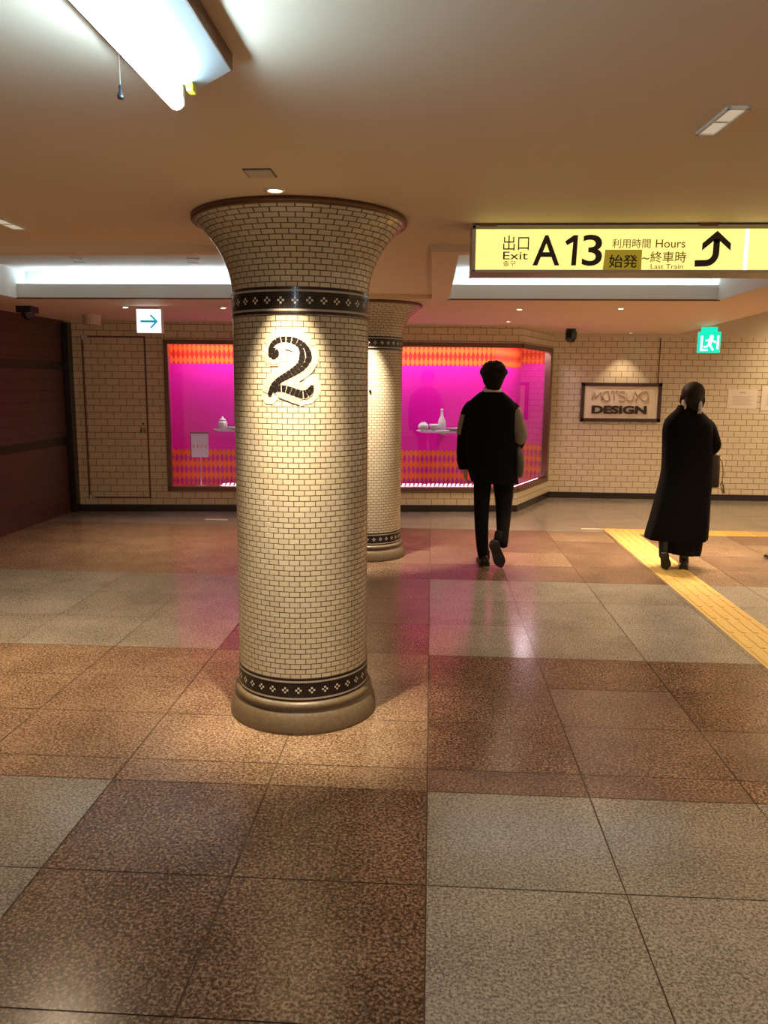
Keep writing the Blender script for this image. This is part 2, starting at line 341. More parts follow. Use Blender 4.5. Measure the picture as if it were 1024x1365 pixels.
for fn,a,b,lab in ((wp,1.3,2.9,'added slim lamp behind the bottom frame of the showcase, left part'),(wp,3.0,5.25,'added slim lamp behind the bottom frame of the showcase, part behind the walking man'),(wp2,.05,1.15,'added slim lamp behind the bottom frame of the angled right end of the showcase')):
    led(fn,a,b,.075,.274,lab)  # bottom lamps added to brighten the dim lower half of the backdrop
M_glint=glow('glint_glow',(1,.62,.78),2.2)
def glint_row(u0,u1_,lab):  # glowing dashes that stand for reflections on the glossy showcase floor
    t=thing('glint_strip',lab,'light strip',group='glowing strips drawn as reflections on the showcase floor')
    m=MB(); p,q=wp(u0,WZ0+.035,.14),wp(u1_,WZ0+.035,.14); m.tube([p,q],.014,8); m.build('rail',M_white,t)
    m=MB(); k=int((u1_-u0)/.052)
    for i in range(k):
        c=u0+.02+i*.052; dz=.012 if i%9 else -.0
        m.face([wp(c,WZ0+.050,.124),wp(c+.032,WZ0+.050,.124),wp(c+.046,WZ0+.074+dz*.4,.14),wp(c+.014,WZ0+.074+dz*.4,.14)])
    m.build('glint_dashes',M_glint,t,weld=False)['kind']='stuff'
glint_row(1.75,2.55,'row of pinkish glowing dashes drawn as reflections on the showcase floor left of the big column')
glint_row(3.75,4.95,'row of pinkish glowing dashes drawn as reflections on the showcase floor between rear column and walking man')

# display shelves and goods
M_shelf=mat('shelf_white',(.80,.82,.9),.25); M_china=mat('white_china',(.9,.9,.9),.2); M_dgrey=mat('slate_glaze',(.05,.05,.06),.3)
def shelf(u,rx,lab):
    c=wp(u,.985,.23); t=thing('display_shelf',lab,'shelf',c,AR,'floating oval shelves in the showcase')
    m=MB(); ring=lambda s,z:[(rx*s*math.cos(2*PI*k/48),.13*s*math.sin(2*PI*k/48),z) for k in range(48)]
    m.loft([ring(.82,-.030),ring(.95,-.018),ring(1,-.006),ring(.995,0)]); m.build('shelf_board',M_shelf,t,True)
    m=MB(); m.box(-.03,.03,.02,.19,-.055,-.028); m.build('bracket',M_steel,t,bevel=.003)
    return c
def put(name,lab,cat,u,off,parts,group=None):
    t=thing(name,lab,cat,wp(u,.985,off),AR,group)
    for pn,prof,mm in parts:
        m=MB(); m.lathe(prof,28,caps=True); m.build(pn,mm,t,True)
    return t
shelf(4.50,.345,'white oval shelf with tableware in the showcase just left of the walking man')
shelf(2.02,.36,'white oval shelf in the showcase beside the left edge of the big column')
put('bottle','tall white bottle on the showcase shelf left of the walking man','bottle',4.48,.27,[('body',[(.045,0),(.05,.01),(.05,.09),(.044,.12),(.022,.165),(.016,.2),(.016,.235)],M_china),('stopper',[(.019,.235),(.019,.255),(.01,.262)],M_china)])
put('teapot','small white lidded pot with dark knob at the left end of the shelf','pot',4.243,.21,[('body',[(.045,0),(.062,.02),(.066,.045),(.055,.075),(.035,.085)],M_china),('lid',[(.04,.085),(.03,.098),(.008,.102)],M_china),('knob',[(.011,.102),(.013,.112),(.004,.12)],M_dgrey)])
put('bowl','round white bowl between the lidded pot and the tall bottle','bowl',4.375,.20,[('body',[(.025,0),(.045,.015),(.058,.05),(.06,.075),(.055,.075),(.045,.03),(.01,.01)],M_china)])
put('plate','flat white plate with its shadow put into a dark foot right of the tall bottle','plate',4.615,.17,[('foot',[(.05,0),(.05,.012)],M_dgrey),('dish',[(.05,.012),(.095,.026),(.10,.032),(.05,.02)],M_china)])  # dark foot stands for the shadow under the plate
put('saucer','small white saucer nearest the walking man on the shelf','plate',4.792,.22,[('foot',[(.03,0),(.03,.01)],M_dgrey),('dish',[(.03,.01),(.068,.022),(.07,.027),(.03,.016)],M_china)])  # dark foot colour paints the shadow below the saucer
put('jar','squat white jar with rounded lid on the shelf left of the big column','jar',1.785,.22,[('body',[(.045,0),(.056,.012),(.056,.075),(.045,.095)],M_china),('lid',[(.047,.095),(.035,.12),(.012,.132),(.012,.142),(.004,.15)],M_china)])
put('plate','flat white plate partly hidden by the left edge of the big column','plate',1.925,.165,[('foot',[(.04,0),(.04,.010)],M_china),('dish',[(.045,.010),(.085,.022),(.09,.028),(.05,.018)],M_china)])
put('vase','tall dark vase partly hidden by the left edge of the big column','vase',1.965,.315,[('body',[(.04,0),(.05,.02),(.052,.22),(.045,.26),(.032,.29),(.034,.31)],M_dgrey)])
t=thing('notice_card','white notice card with a dark top edge standing in the left of the showcase','card',wp(1.487,WZ0+.02,.29),AR)
M_card=mat('card_white',(.88,.86,.94),.5)
m=MB(); m.box(-.105,.105,-.006,.006,.36,.655); m.build('card_panel',M_card,t,bevel=.002)
m=MB(); m.box(-.112,-.103,-.008,.010,.36,.662); m.box(-.112,.112,-.008,.010,.653,.666); m.build('card_edge',M_dgrey,t)
m=MB(); m.tube([(0,.02,0),(0,.02,.40)],.006,8); m.lathe([(.001,0),(.06,0),(.06,.008),(.001,.009)],24,(0,.02,0)); m.build('stand',M_steel,t)
M_print=mat('card_print',(.85,.35,.15),.6)
for k in range(4):
    x=-.075+.05*k; m=MB(); m.face([(x-.008,-.0075,.50),(x,-.0075,.46),(x+.008,-.0075,.50),(x,-.0075,.52)]); m.build('printed_motif',M_print,t,weld=False)

# ------------------------------------------------------------------ columns
def on_cyl(s,z,r): a=s/.305-PI/2; return (r*math.cos(a),r*math.sin(a),z)
def band(name,z0,parent,r=.305):
    mb=MB(); n=192; rows=11; h=.108/rows; w=2*PI/n
    mb.lathe([(r-.004,z0-.003),(r+.002,z0-.002),(r+.002,z0+.110),(r-.004,z0+.111)],96,mat=0)
    for j in range(rows):
        for i in range(n):
            k=i%6; c=1
            if j in (1,9): c=3
            if (j,k) in ((4,2),(6,2),(5,1),(5,3)): c=2
            a0=(i+.06)*w; a1=(i+.94)*w; q0=z0+(j+.07)*h; q1=z0+(j+.93)*h; R=r+.0035
            if c==3: a0=i*w; a1=(i+1)*w
            mb.face([(R*math.cos(a0),R*math.sin(a0),q0),(R*math.cos(a1),R*math.sin(a1),q0),(R*math.cos(a1),R*math.sin(a1),q1),(R*math.cos(a0),R*math.sin(a0),q1)],c)
    return mb.build(name,[M_grout,M_blackt,M_whitet,M_greyt],parent,weld=False)
def tiled(prof,n=96):
    mb=MB(); L=[0]
    for (r0,z0),(r1,z1) in zip(prof,prof[1:]): L.append(L[-1]+math.hypot(r1-r0,z1-z0))
    U=41*.0465
    for a in range(len(prof)-1):
        for k in range(n):
            t0,t1=2*PI*k/n,2*PI*(k+1)/n; (r0,z0),(r1,z1)=prof[a],prof[a+1]
            mb.face([(r0*math.cos(t0),r0*math.sin(t0),z0),(r0*math.cos(t1),r0*math.sin(t1),z0),(r1*math.cos(t1),r1*math.sin(t1),z1),(r1*math.cos(t0),r1*math.sin(t0),z1)],0,
                    [(U*k/n,L[a]),(U*(k+1)/n,L[a]),(U*(k+1)/n,L[a+1]),(U*k/n,L[a+1])])
    return mb
def smooth_weld(o):
    bm=bmesh.new(); bm.from_mesh(o.data); bmesh.ops.remove_doubles(bm,verts=bm.verts,dist=1e-5); bmesh.ops.recalc_face_normals(bm,faces=bm.faces); bm.to_mesh(o.data); bm.free()
    o.data.polygons.foreach_set('use_smooth',[True]*len(o.data.polygons))
def catmull(ps,sub):
    out=[]
    for i in range(len(ps)-1):
        p0=ps[max(i-1,0)];p1=ps[i];p2=ps[i+1];p3=ps[min(i+2,len(ps)-1)]
        for k in range(sub):
            t=k/sub; out.append(tuple(.5*(2*b+(c-a)*t+(2*a-5*b+4*c-d)*t*t+(3*b-a-3*c+d)*t**3) for a,b,c,d in zip(p0,p1,p2,p3)))
    out.append(tuple(ps[-1])); return out
def column(loc,ztop,label):
    t=thing('tiled_column',label,'column',loc,0,'flared mosaic columns')
    m=MB(); m.lathe([(.25,0),(.350,0),(.351,.012),(.347,.045),(.338,.072),(.327,.090),(.318,.098),(.317,.103),(.324,.110),(.327,.120),(.324,.131),(.314,.140),(.300,.142)],96); m.build('base',M_stone,t,True)
    band('lower_mosaic_band',.141,t)
    o=tiled([(.305,.245+k*.1) for k in range(16)]+[(.305,1.842)]).build('shaft',M_col,t,weld=False); smooth_weld(o)
    band('upper_mosaic_band',1.840,t)
    d=ztop-2.27
    prof=catmull([(.305,1.945),(.309,1.985),(.318,2.03),(.334,2.075),(.356,2.12+d*.2),(.386,2.165+d*.5),(.422,2.208+d),(.455,2.238+d),(.466,2.246+d)],4)
    o=tiled(prof).build('capital',M_col,t,weld=False); smooth_weld(o)
    m=MB(); m.lathe([(.462,2.243+d),(.470,2.243+d),(.475,2.250+d),(.475,2.262+d),(.471,2.269+d),(.45,2.269+d)],96); m.build('rim_moulding',M_bronze,t,True)
    return t
c1=column((-.597,3.665,0),2.27,'near mosaic column bearing the large numeral 2')
c2=column((-.57,7.15,0),2.235,'farther mosaic column half hidden behind the one with the numeral')
m=MB(); m.ball((on_cyl(.045,1.49,.306)),.011,10); m.build('stud',M_dplastic,c2,True)

# numeral 2 in mosaic
K_=.000318
S1=[(212,395,34),(222,350,50),(250,310,62),(285,272,70),(330,243,74),(400,228,74),(480,230,78),(560,250,88),(630,292,104),(675,355,130),(695,440,165),(678,525,145),(630,598,125),(550,660,108),(450,722,95),(360,775,85),(290,832,80),(238,905,72),(200,1000,48)]
S2=[(262,945,44),(300,912,66),(350,900,84),(420,902,92),(500,930,96),(575,958,100),(645,978,104),(712,962,96),(760,915,74),(778,845,44)]
def sz(p): return ((p[0]-486.4)*K_, 1.8036-p[1]*.000302)
def resample(path,step):
    pts=catmull(path,24); out=[pts[0]]; acc=0
    for a,b in zip(pts,pts[1:]):
        acc+=math.hypot(b[0]-a[0],b[1]-a[1])
        if acc>=step: out.append(b); acc=0
    return out
nb=bpy.data.objects.new('numeral',None); COL.objects.link(nb); nb.parent=c1
FINE={id(S):resample(S,8) for S in (S1,S2)}
ALL=[p for S in (S1,S2) for p in FINE[id(S)]]+[(270,420,150)]
def dist(x,y): return min(math.hypot(x-p[0],y-p[1])-p[2]/2 for p in ALL)
m=MB(); st=16
for gx in range(40,960,st):
    for gy in range(40,1200,st):
        if dist(gx,gy)<100:
            q=[(gx-st/2,gy+st/2),(gx+st/2,gy+st/2),(gx+st/2,gy-st/2),(gx-st/2,gy-st/2)]
            m.face([on_cyl(*sz(p),.3062) for p in q],0)
m.build('numeral_ground',M_cgrout,nb)
def frame_at(pts,i):
    a=pts[max(i-1,0)]; b=pts[min(i+1,len(pts)-1)]; d=math.hypot(b[0]-a[0],b[1]-a[1]) or 1
    return ((b[0]-a[0])/d,(b[1]-a[1])/d)
def piece(mb,q,r0,r1,mi=0):
    lo=[on_cyl(*sz(p),r0) for p in q]; hi=[on_cyl(*sz(p),r1) for p in q]; n=len(q)
    mb.add(lo+hi,[tuple(range(n,2*n))]+[(k,(k+1)%n,n+(k+1)%n,n+k) for k in range(n)],mi)
mh=MB(); md=MB()
for S in (S1,S2):
    pts=resample(S,8)
    for side in (-1,1):
        for lay in range(4):
            off=13+lay*25; i=0; step=7
            while i+step<len(pts):
                q=[]; 
                for j,o in ((i,off-10),(i+step-.0,off-10),(i+step,off+10),(i,off+10)):
                    j=int(j); t_=frame_at(pts,j); w=pts[j][2]/2+o; q.append((pts[j][0]-t_[1]*side*w,pts[j][1]+t_[0]*side*w))
                cx=sum(p[0] for p in q)/4; cy=sum(p[1] for p in q)/4
                # shorten for a joint
                q=[(p[0]+(cx-p[0])*.07,p[1]+(cy-p[1])*.0) for p in q]
                if abs(dist(cx,cy)-off)<7: piece(mh,q,.3055,.3078)
                i+=step
    i=0; n=0
    while i<len(pts)-2:
        w=pts[i][2]; step=7 if w<90 else 6
        j=min(i+step,len(pts)-1)
        cols=[(-.5,.5)] if w<70 else [(-.5,-.04),(.04,.5)]
        for c0,c1_ in cols:
            q=[]
            for kk,c in ((i+.10*step,c0),(j-.10*step,c0),(j-.10*step,c1_),(i+.10*step,c1_)):
                f0=int(kk); fr2=kk-f0; f1=min(f0+1,len(pts)-1); P=[pts[f0][z]*(1-fr2)+pts[f1][z]*fr2 for z in range(3)]
                t_=frame_at(pts,f0); q.append((P[0]-t_[1]*P[2]*c,P[1]+t_[0]*P[2]*c))
            piece(md,q,.306,.3092)
        i=j
for k in range(6):      # the round end of the stroke
    a0=2*PI*(k+.1)/6; a1=2*PI*(k+.9)/6
    q=[(270+r*math.cos(a),420+r*math.sin(a)) for r,a in ((30,a0),(76,a0),(79,(a0+a1)/2),(76,a1),(30,a1))]
    piece(md,q,.306,.3092)
piece(md,[(270+24*math.cos(2*PI*k/8),420+24*math.sin(2*PI*k/8)) for k in range(8)],.306,.3092)
for k in range(16):
    for lay in range(3):
        a0=2*PI*(k+.06)/16; a1=2*PI*(k+.94)/16; r0=79+lay*25; r1=r0+20
        cx=270+(r0+10)*math.cos((a0+a1)/2); cy=420+(r0+10)*math.sin((a0+a1)/2)
        if abs(dist(cx,cy)-(r0+10-75))<7: piece(mh,[(270+r*math.cos(a),420+r*math.sin(a)) for r,a in ((r0,a0),(r1,a0),(r1,a1),(r0,a1))],.3055,.3078)
mh.build('pale_surround',M_creamt,nb,weld=False); md.build('dark_pieces',mat('numeral_black',(.008,.005,.004),.5,spec=.15),nb,weld=False)

# ------------------------------------------------------------------ text helper
def text(body,x0,x1,z0,z1,y,mt,name,parent,bold=0,depth=.0008,italic=0):
    c=bpy.data.curves.new(name,'FONT'); c.body=body; c.offset=bold; c.resolution_u=4; c.shear=italic; c.extrude=.01
    o=bpy.data.objects.new(name,c); COL.objects.link(o); bpy.context.view_layer.update()
    me=bpy.data.meshes.new_from_object(o.evaluated_get(bpy.context.evaluated_depsgraph_get())); bpy.data.objects.remove(o); bpy.data.curves.remove(c)
    xs=[v.co.x for v in me.vertices]; ys=[v.co.y for v in me.vertices]; a,b,d,e=min(xs),max(xs),min(ys),max(ys)
    for v in me.vertices:
        X=x0+(v.co.x-a)/(b-a)*(x1-x0); Z=z0+(v.co.y-d)/(e-d)*(z1-z0); Y=y-(.5+v.co.z*50)*depth*1.0
        v.co=(X,Y,Z)
    me.materials.clear(); me.materials.append(mt)
    for p in me.polygons: p.material_index=0
    ob=bpy.data.objects.new(name,me); COL.objects.link(ob); ob.parent=parent; return ob

# ------------------------------------------------------------------ yellow exit sign
SX,SY,SZ=.168,3.75,2.057
sg=thing('exit_sign','long yellow lit ceiling sign reading A13 with a curved arrow','sign',(SX,SY,SZ))
def P(x,z): return x-SX,z-SZ
M_house=mat('sign_housing',(.46,.41,.29),.4,metal=.3); M_syel=mat('sign_yellow',(.8,.68,.22),.3,emit=(1,.90,.27),es=.95)
M_swhite=mat('sign_gap',(.9,.85,.8),.3,emit=(1,.93,.86),es=1.15)
m=MB(); m.box(0,2.1,.0,.20,0,.012); m.box(0,2.1,0,.20,.188,.206); m.box(0,.018,0,.20,.0,.206); m.box(2.082,2.1,0,.2,0,.206); m.box(.01,2.09,.03,.19,.01,.19); m.build('housing',M_house,sg,bevel=.002)
m=MB(); m.box(.018,1.203,.006,.03,.012,.188); m.build('face_panel',M_syel,sg)
m=MB(); m.box(1.222,2.082,.006,.03,.012,.188); m.build('face_panel',M_syel,sg)
m=MB(); m.box(1.203,1.222,.008,.03,.012,.188); m.build('panel_joint',M_swhite,sg)
for bx in (.03,1.0,1.9):
    m=MB(); m.box(bx,bx+.08,-.004,.12,.200,.213); m.build('ceiling_bracket',M_bronze,sg)
M_sink=mat('sign_ink',(.02,.010,.006),.4); M_sgold=mat('sign_gold_ink',(.42,.30,.05),.4); M_stick=mat('sticker_olive',(.42,.33,.03),.4,emit=(.8,.60,.04),es=.22)
def stx(b,x0,x1,z0,z1,mt=M_sink,y=.006,**k): return text(b,x0-SX,x1-SX,z0-SZ,z1-SZ,y,mt,'lettering',sg,**k)
stx('出口',.309,.424,2.153,2.218); stx('Exit',.310,.421,2.114,2.148); stx('출구',.311,.368,2.085,2.108,M_sgold)
stx('A',.443,.563,2.088,2.219,bold=.012); stx('3',.662,.751,2.086,2.221,bold=.012)
stx('利用時間',.793,.962,2.163,2.203,M_sgold,bold=.004); stx('Hours',.985,1.114,2.165,2.200,M_sgold,bold=.004)
stx('~',.928,.960,2.114,2.123,M_sgold,bold=.01); stx('終車時',.964,1.122,2.101,2.149,M_sgold,bold=.006); stx('Last Train',.968,1.110,2.074,2.094,M_sgold)
m=MB(); x0,z0=P(.764,2.062); x1,z1=P(.926,2.156); m.add([(x0-.008,.003,z0),(x1,.003,z0),(x1,.003,z1),(x0,.003,z1),(x0-.008,.006,z0),(x1,.006,z0),(x1,.006,z1),(x0,.006,z1)],[(0,1,2,3),(0,4,5,1),(1,5,6,2),(2,6,7,3),(3,7,4,0)]); m.build('sticker',M_stick,sg)
stx('始発',.782,.908,2.078,2.134,y=.003,bold=.012)
m=MB()
def fl0(q,y=.005):
    lo=[(x-SX,y,z-SZ) for x,z in q]; hi=[(x-SX,y+.001,z-SZ) for x,z in q]; n=len(q)
    m.add(lo+hi,[tuple(range(n))]+[(k,n+k,n+(k+1)%n,(k+1)%n) for k in range(n)])
fl0([(.615,2.088),(.637,2.088),(.641,2.219),(.622,2.219)]); fl0([(.622,2.219),(.621,2.190),(.594,2.176),(.584,2.192)])
m.build('lettering',M_sink,sg,weld=False)
# curved arrow
pts=[(1.160,2.097),(1.205,2.098)]+[(1.205+.045*math.sin(t),2.143-.045*math.cos(t)) for t in [PI/2*k/8 for k in range(1,9)]]+[(1.250,2.20)]
m=MB(); W=.014; L_=[];R_=[]
for i,p in enumerate(pts):
    a=pts[max(i-1,0)];b=pts[min(i+1,len(pts)-1)]; d=math.hypot(b[0]-a[0],b[1]-a[1]); nx,nz=-(b[1]-a[1])/d,(b[0]-a[0])/d
    L_.append((p[0]+nx*W,p[1]+nz*W)); R_.append((p[0]-nx*W,p[1]-nz*W))
def fl(q,mb=m,y=.005):
    lo=[(x-SX,y,z-SZ) for x,z in q]; hi=[(x-SX,y+.001,z-SZ) for x,z in q]; n=len(q)
    mb.add(lo+hi,[tuple(range(n))]+[(k,n+k,n+(k+1)%n,(k+1)%n) for k in range(n)])
for i in range(len(pts)-1): fl([L_[i],L_[i+1],R_[i+1],R_[i]])
fl([(1.250,2.237),(1.188,2.183),(1.188,2.152),(1.236,2.193)]); fl([(1.250,2.237),(1.236,2.193),(1.250,2.182),(1.264,2.193)]); fl([(1.250,2.237),(1.264,2.193),(1.312,2.152),(1.312,2.183)])
m.build('arrow',M_sink,sg,weld=False)

# ------------------------------------------------------------------ small lit exit signs
M_box=mat('sign_box_white',(.8,.82,.85),.3); M_lit=glow('sign_lit_white',(.93,.97,1),1.7); M_teal=mat('arrow_teal',(.01,.42,.55),.4,emit=(0,.55,.75),es=.45)
es=thing('direction_sign','white lit square sign with teal right arrow under the ceiling at left','sign',(-2.745,7.40,1.992),.03)
m=MB(); m.box(0,.238,0,.07,0,.222); m.build('sign_box',M_box,es,bevel=.004)
m=MB(); m.box(.006,.232,-.002,.0,.006,.216); m.build('lit_face',M_lit,es)
m=MB()
for q in ([(.04,.098),(.19,.098),(.19,.118),(.04,.118)],[(.205,.108),(.145,.168),(.122,.168),(.180,.108)],[(.205,.108),(.180,.108),(.122,.048),(.145,.048)]): m.face([(x,-.003,z) for x,z in q])
m.build('arrow',M_teal,es,weld=False)
m=MB(); m.box(.08,.16,.02,.05,.222,.228); m.build('mount',M_white,es)
M_green=mat('exit_green',(.0,.5,.33),.35,emit=(.0,.78,.52),es=.95)
ex=thing('evacuation_sign','green lit emergency exit sign with white pictogram above the woman','sign',(3.03,9.46,1.93),-.12)
m=MB(); m.box(0,.235,0,.09,0,.235); m.build('sign_box',M_green,ex,bevel=.004)
m=MB(); m.box(.012,.223,-.003,.0,.012,.223); m.build('lit_face',M_green,ex)
m=MB(); W2=lambda q: m.face([(x,-.004,z) for x,z in q])
W2([(.02,.02),(.10,.02),(.10,.04),(.04,.04),(.04,.19),(.02,.19)]); W2([(.195,.04),(.215,.04),(.215,.19),(.195,.19)])
W2([(.135+.022*math.cos(2*PI*k/14),.175+.022*math.sin(2*PI*k/14)) for k in range(14)])
W2([(.095,.085),(.13,.085),(.15,.15),(.115,.155)]); W2([(.115,.155),(.112,.138),(.075,.125),(.07,.14)]); W2([(.147,.148),(.14,.128),(.178,.108),(.187,.12)])
W2([(.095,.09),(.118,.085),(.09,.058),(.055,.058),(.055,.072),(.082,.074)]); W2([(.112,.088),(.132,.085),(.152,.055),(.166,.03),(.15,.024),(.134,.048)])
m.build('pictogram',glow('exit_white',(.9,1,.95),3.0),ex,weld=False)
m=MB(); m.box(.03,.20,.02,.07,.235,.288); m.build('mount',M_green,ex,bevel=.003)
tb=MB(); tb.tube([(3.052,11.093,2.18),(3.052,11.093,1.2)],.006,8); tag(tb.build('conduit',M_bronze,None),'thin dark conduit running down the tiles below the green exit sign','conduit')

# ------------------------------------------------------------------ framed sign on the right wall
fs=thing('framed_sign','dark framed pale wall sign lettered MATSUYA DESIGN with a spotlight above','sign',(2.03,11.1,1.062))
fs['label']='dark brown framed pale sign with bold DESIGN lettering on the tiled wall'
M_board=mat('sign_board',(.76,.67,.53),.45); M_fr2=mat('sign_frame_brown',(.05,.02,.010),.3)
m=MB(); m.box(.03,1.045,-.022,-.004,.03,.49); m.build('board',M_board,fs)
m=MB()
for q in ((0,1.073,0,.045),(0,1.073,.478,.523),(0,.045,0,.523),(1.028,1.073,0,.523)): m.box(q[0],q[1],-.04,-.004,q[2],q[3])
m.build('sign_frame',M_fr2,fs,bevel=.003)
text('DESIGN',.150,.885,.105,.218,-.024,M_ink,'lettering',fs,bold=.045,depth=.012)
# thin open letters with round a's
M_thin=mat('raised_letter',(.50,.40,.29),.4); m=MB()
def stroke(ps,r=.0065): m.tube([(x,-.030,z) for x,z in ps],r,8)
zb,zt=.285,.415
def arcp(cx,cz_,rx,rz,a0,a1,n=14): return [(cx+rx*math.cos(math.radians(a0+(a1-a0)*k/n)),cz_+rz*math.sin(math.radians(a0+(a1-a0)*k/n))) for k in range(n+1)]
stroke([(.150,zb),(.170,zt)]); stroke([(.170,zt),(.205,zb+.03)]); stroke([(.205,zb+.03),(.265,zt)]); stroke([(.265,zt),(.285,zb)])
stroke(arcp(.345,.35,.055,.065,60,330)); stroke([(.385,zb),(.375,zt)])
stroke([(.400,zt),(.490,zt)]); stroke([(.445,zb),(.445,zt)])
stroke(arcp(.545,.385,.045,.030,40,270)+arcp(.545,.318,.045,.033,90,-140))
stroke([(.610,zt)]+arcp(.655,.335,.045,.05,180,360)+[(.700,zt)])
stroke([(.715,zt),(.755,.35),(.815,zt)]); stroke([(.755,.35),(.735,zb)])
stroke(arcp(.850,.35,.055,.065,60,330)); stroke([(.900,zb),(.885,zt)])
m.build('thin_lettering',M_thin,fs,True,weld=False)

# two notices at the right
for i,(x0,x1,z0,z1,lab) in enumerate(((3.985,4.375,1.255,1.512,'pale notice sheet on the tiles right of the woman, fully in view'),(4.43,4.80,1.235,1.555,'pale notice sheet at the right edge of the picture'))):
    t=thing('wall_notice',lab,'notice',(x0,11.1,z0),0,'paper notices on the tiled wall')
    m=MB(); m.box(0,x1-x0,-.006,-.002,0,z1-z0); m.build('sheet',M_paper,t)
    m=MB(); w=x1-x0; h=z1-z0
    m.box(w*.4,w*.6,-.007,-.006,h*.80,h*.88)
    for k in range(7):
        z=h*(.62-.07*k); m.box(w*.18,w*(.85-.06*((k*5)%3)),-.007,-.006,z,z+h*.025)
    m.build('printed_lines',mat('faded_print',(.52,.42,.37),.7),t)

# ------------------------------------------------------------------ ceiling fittings
t=thing('fluorescent_batten','white ceiling batten with one bare fluorescent tube and a pull cord','light fixture',(-.56,1.86,ZM))
m=MB(); xs=[(-.105,0),(-.105,-.035),(-.022,-.078),(.022,-.078),(.105,-.035),(.105,0)]
m.loft([[(x,y,z) for x,z in xs] for y in (-1.25,0)]); m.build('housing',mat('batten_white',(.52,.54,.54),.4),t)
m=MB(); m.box(.1052,.1085,-1.25,.003,-.036,0); m.box(-.1085,-.1052,-1.25,.003,-.036,0); m.build('shaded_side',M_frame,t)  # sides of the housing painted dark, the shade put into the colour
m=MB(); m.tube([(0,-1.24,-.118),(0,-.06,-.118)],.0165,14); m.build('tube',glow('fluorescent',(.52,.80,1),80),t,True)
for y in (-.055,-1.25):
    m=MB(); m.box(-.012,.012,y,y+.018,-.122,-.076); m.build('lamp_holder',M_plastic,t,bevel=.003)
m=MB(); m.box(.018,.034,-.05,-.022,-.092,-.074); m.build('starter',mat('starter_yellow',(.7,.6,.05),.4),t,bevel=.003)
m=MB(); m.tube([(-.107,-.10,-.03),(-.107,-.10,-.10)],.0012,6); o=m.build('pull_cord',M_steel,t)
m=MB(); m.lathe([(.002,.022),(.004,.018),(.003,.010),(.007,.0),(.006,-.006),(.001,-.007)],12,(-.107,-.10,-.118)); m.build('cord_weight',M_dplastic,o,True)
def grille(x,y,z,w,d,lab,rz=0,split=True,lit=None):
    t=thing('ceiling_slot_fitting',lab,'ceiling fitting',(x,y,z),rz,'rectangular slot fittings in the ceiling')
    m=MB(); f=.008
    for q in ((-w/2,w/2,-d/2,-d/2+f),(-w/2,w/2,d/2-f,d/2),(-w/2,-w/2+f,-d/2,d/2),(w/2-f,w/2,-d/2,d/2)): m.box(*q,-.008,0)
    if split: m.box(-w/2,w/2,-f/2,f/2,-.007,0)
    m.build('surround',M_plastic,t)
    k=[(-d/2+f,-f/2),(f/2,d/2-f)] if split else [(-d/2+f,d/2-f)]
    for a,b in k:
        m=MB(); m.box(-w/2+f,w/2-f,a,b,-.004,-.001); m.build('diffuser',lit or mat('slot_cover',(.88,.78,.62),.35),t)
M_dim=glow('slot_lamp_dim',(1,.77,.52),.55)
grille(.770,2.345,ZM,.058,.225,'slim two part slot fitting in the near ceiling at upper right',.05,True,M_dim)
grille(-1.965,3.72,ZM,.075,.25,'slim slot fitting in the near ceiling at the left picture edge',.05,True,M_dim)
M_sl=glow('slot_lamp',(1,.80,.58),3)
grille(-2.86,7.45,ZS,.06,.16,'small lit slot lamp just left of the white arrow sign',.4,False,M_sl)
grille(-1.945,7.48,ZS,.06,.16,'small lit slot lamp right of the white arrow sign, by the column',.4,False,M_sl)
grille(.785,7.52,ZS,.06,.14,'small lit slot lamp in the soffit above the walking man',-.2,False,M_sl)
grille(1.67,7.41,ZS,.06,.14,'small lit slot lamp in the soffit above the framed sign',-.2,False,M_sl)
grille(.82,8.98,ZS,.05,.12,'tiny slot lamp over the window, farther back above the walking man',-.2,False,M_sl)
grille(2.58,10.80,ZS,.05,.10,'tiny slot lamp in the soffit right over the framed sign',0,False,M_sl)
M_tan=mat('slot_dull',(.6,.55,.5),.4)
grille(-2.76,6.25,ZR,.10,.22,'slot fitting inside the left ceiling recess, farther from the column',.3,True,M_tan)
grille(-1.86,6.27,ZR,.10,.22,'slot fitting inside the left ceiling recess, nearer to the column',.3,True,M_tan)
t=thing('access_panel','small square speaker panel in the ceiling in front of the column','ceiling panel',(-.605,2.86,ZM))
m=MB(); m.box(-.045,.045,-.05,.05,-.006,0); m.build('panel',mat('panel_paint',(.60,.51,.42),.6),t,bevel=.002)
m=MB()
for q in ((-.049,.049,-.054,-.050),(-.049,.049,.050,.054),(-.049,-.045,-.054,.054),(.045,.049,-.054,.054)): m.box(*q,-.004,0)
m.build('panel_rim',M_bronze,t)
M_bulb=glow('downlight_bulb',(1,.84,.6),12)
def downlight(x,y,z,lab,r=.038):
    t=thing('downlight',lab,'downlight',(x,y,z),0,'round downlights')
    m=MB(); m.lathe([(r*.72,-.002),(r*.78,-.008),(r,-.006),(r*1.05,0)],28); m.build('trim_ring',M_plastic,t,True)
    m=MB(); m.lathe([(r*.72,-.003),(r*.4,-.004),(.001,-.004)],24); m.build('lens',M_bulb,t)
downlight(-.600,3.10,ZM,'small round downlight in the ceiling right before the numbered column')
downlight(-.575,6.56,ZM,'small round downlight before the farther column')
t=thing('dome_camera','dark dome camera on a square base under the soffit at far left','camera',(-3.80,7.45,ZS))
m=MB(); m.box(-.075,.075,-.075,.075,-.06,0); m.build('camera_base',M_dplastic,t,bevel=.006)
m=MB(); m.ball((0,0,-.06),(.062,.062,.065),20); m.build('dome',mat('dome_smoke',(.015,.013,.013),.06),t,True)
t=thing('speaker_can','white round can fitting under the soffit above the tiled door','ceiling fitting',(-3.60,8.42,ZS))
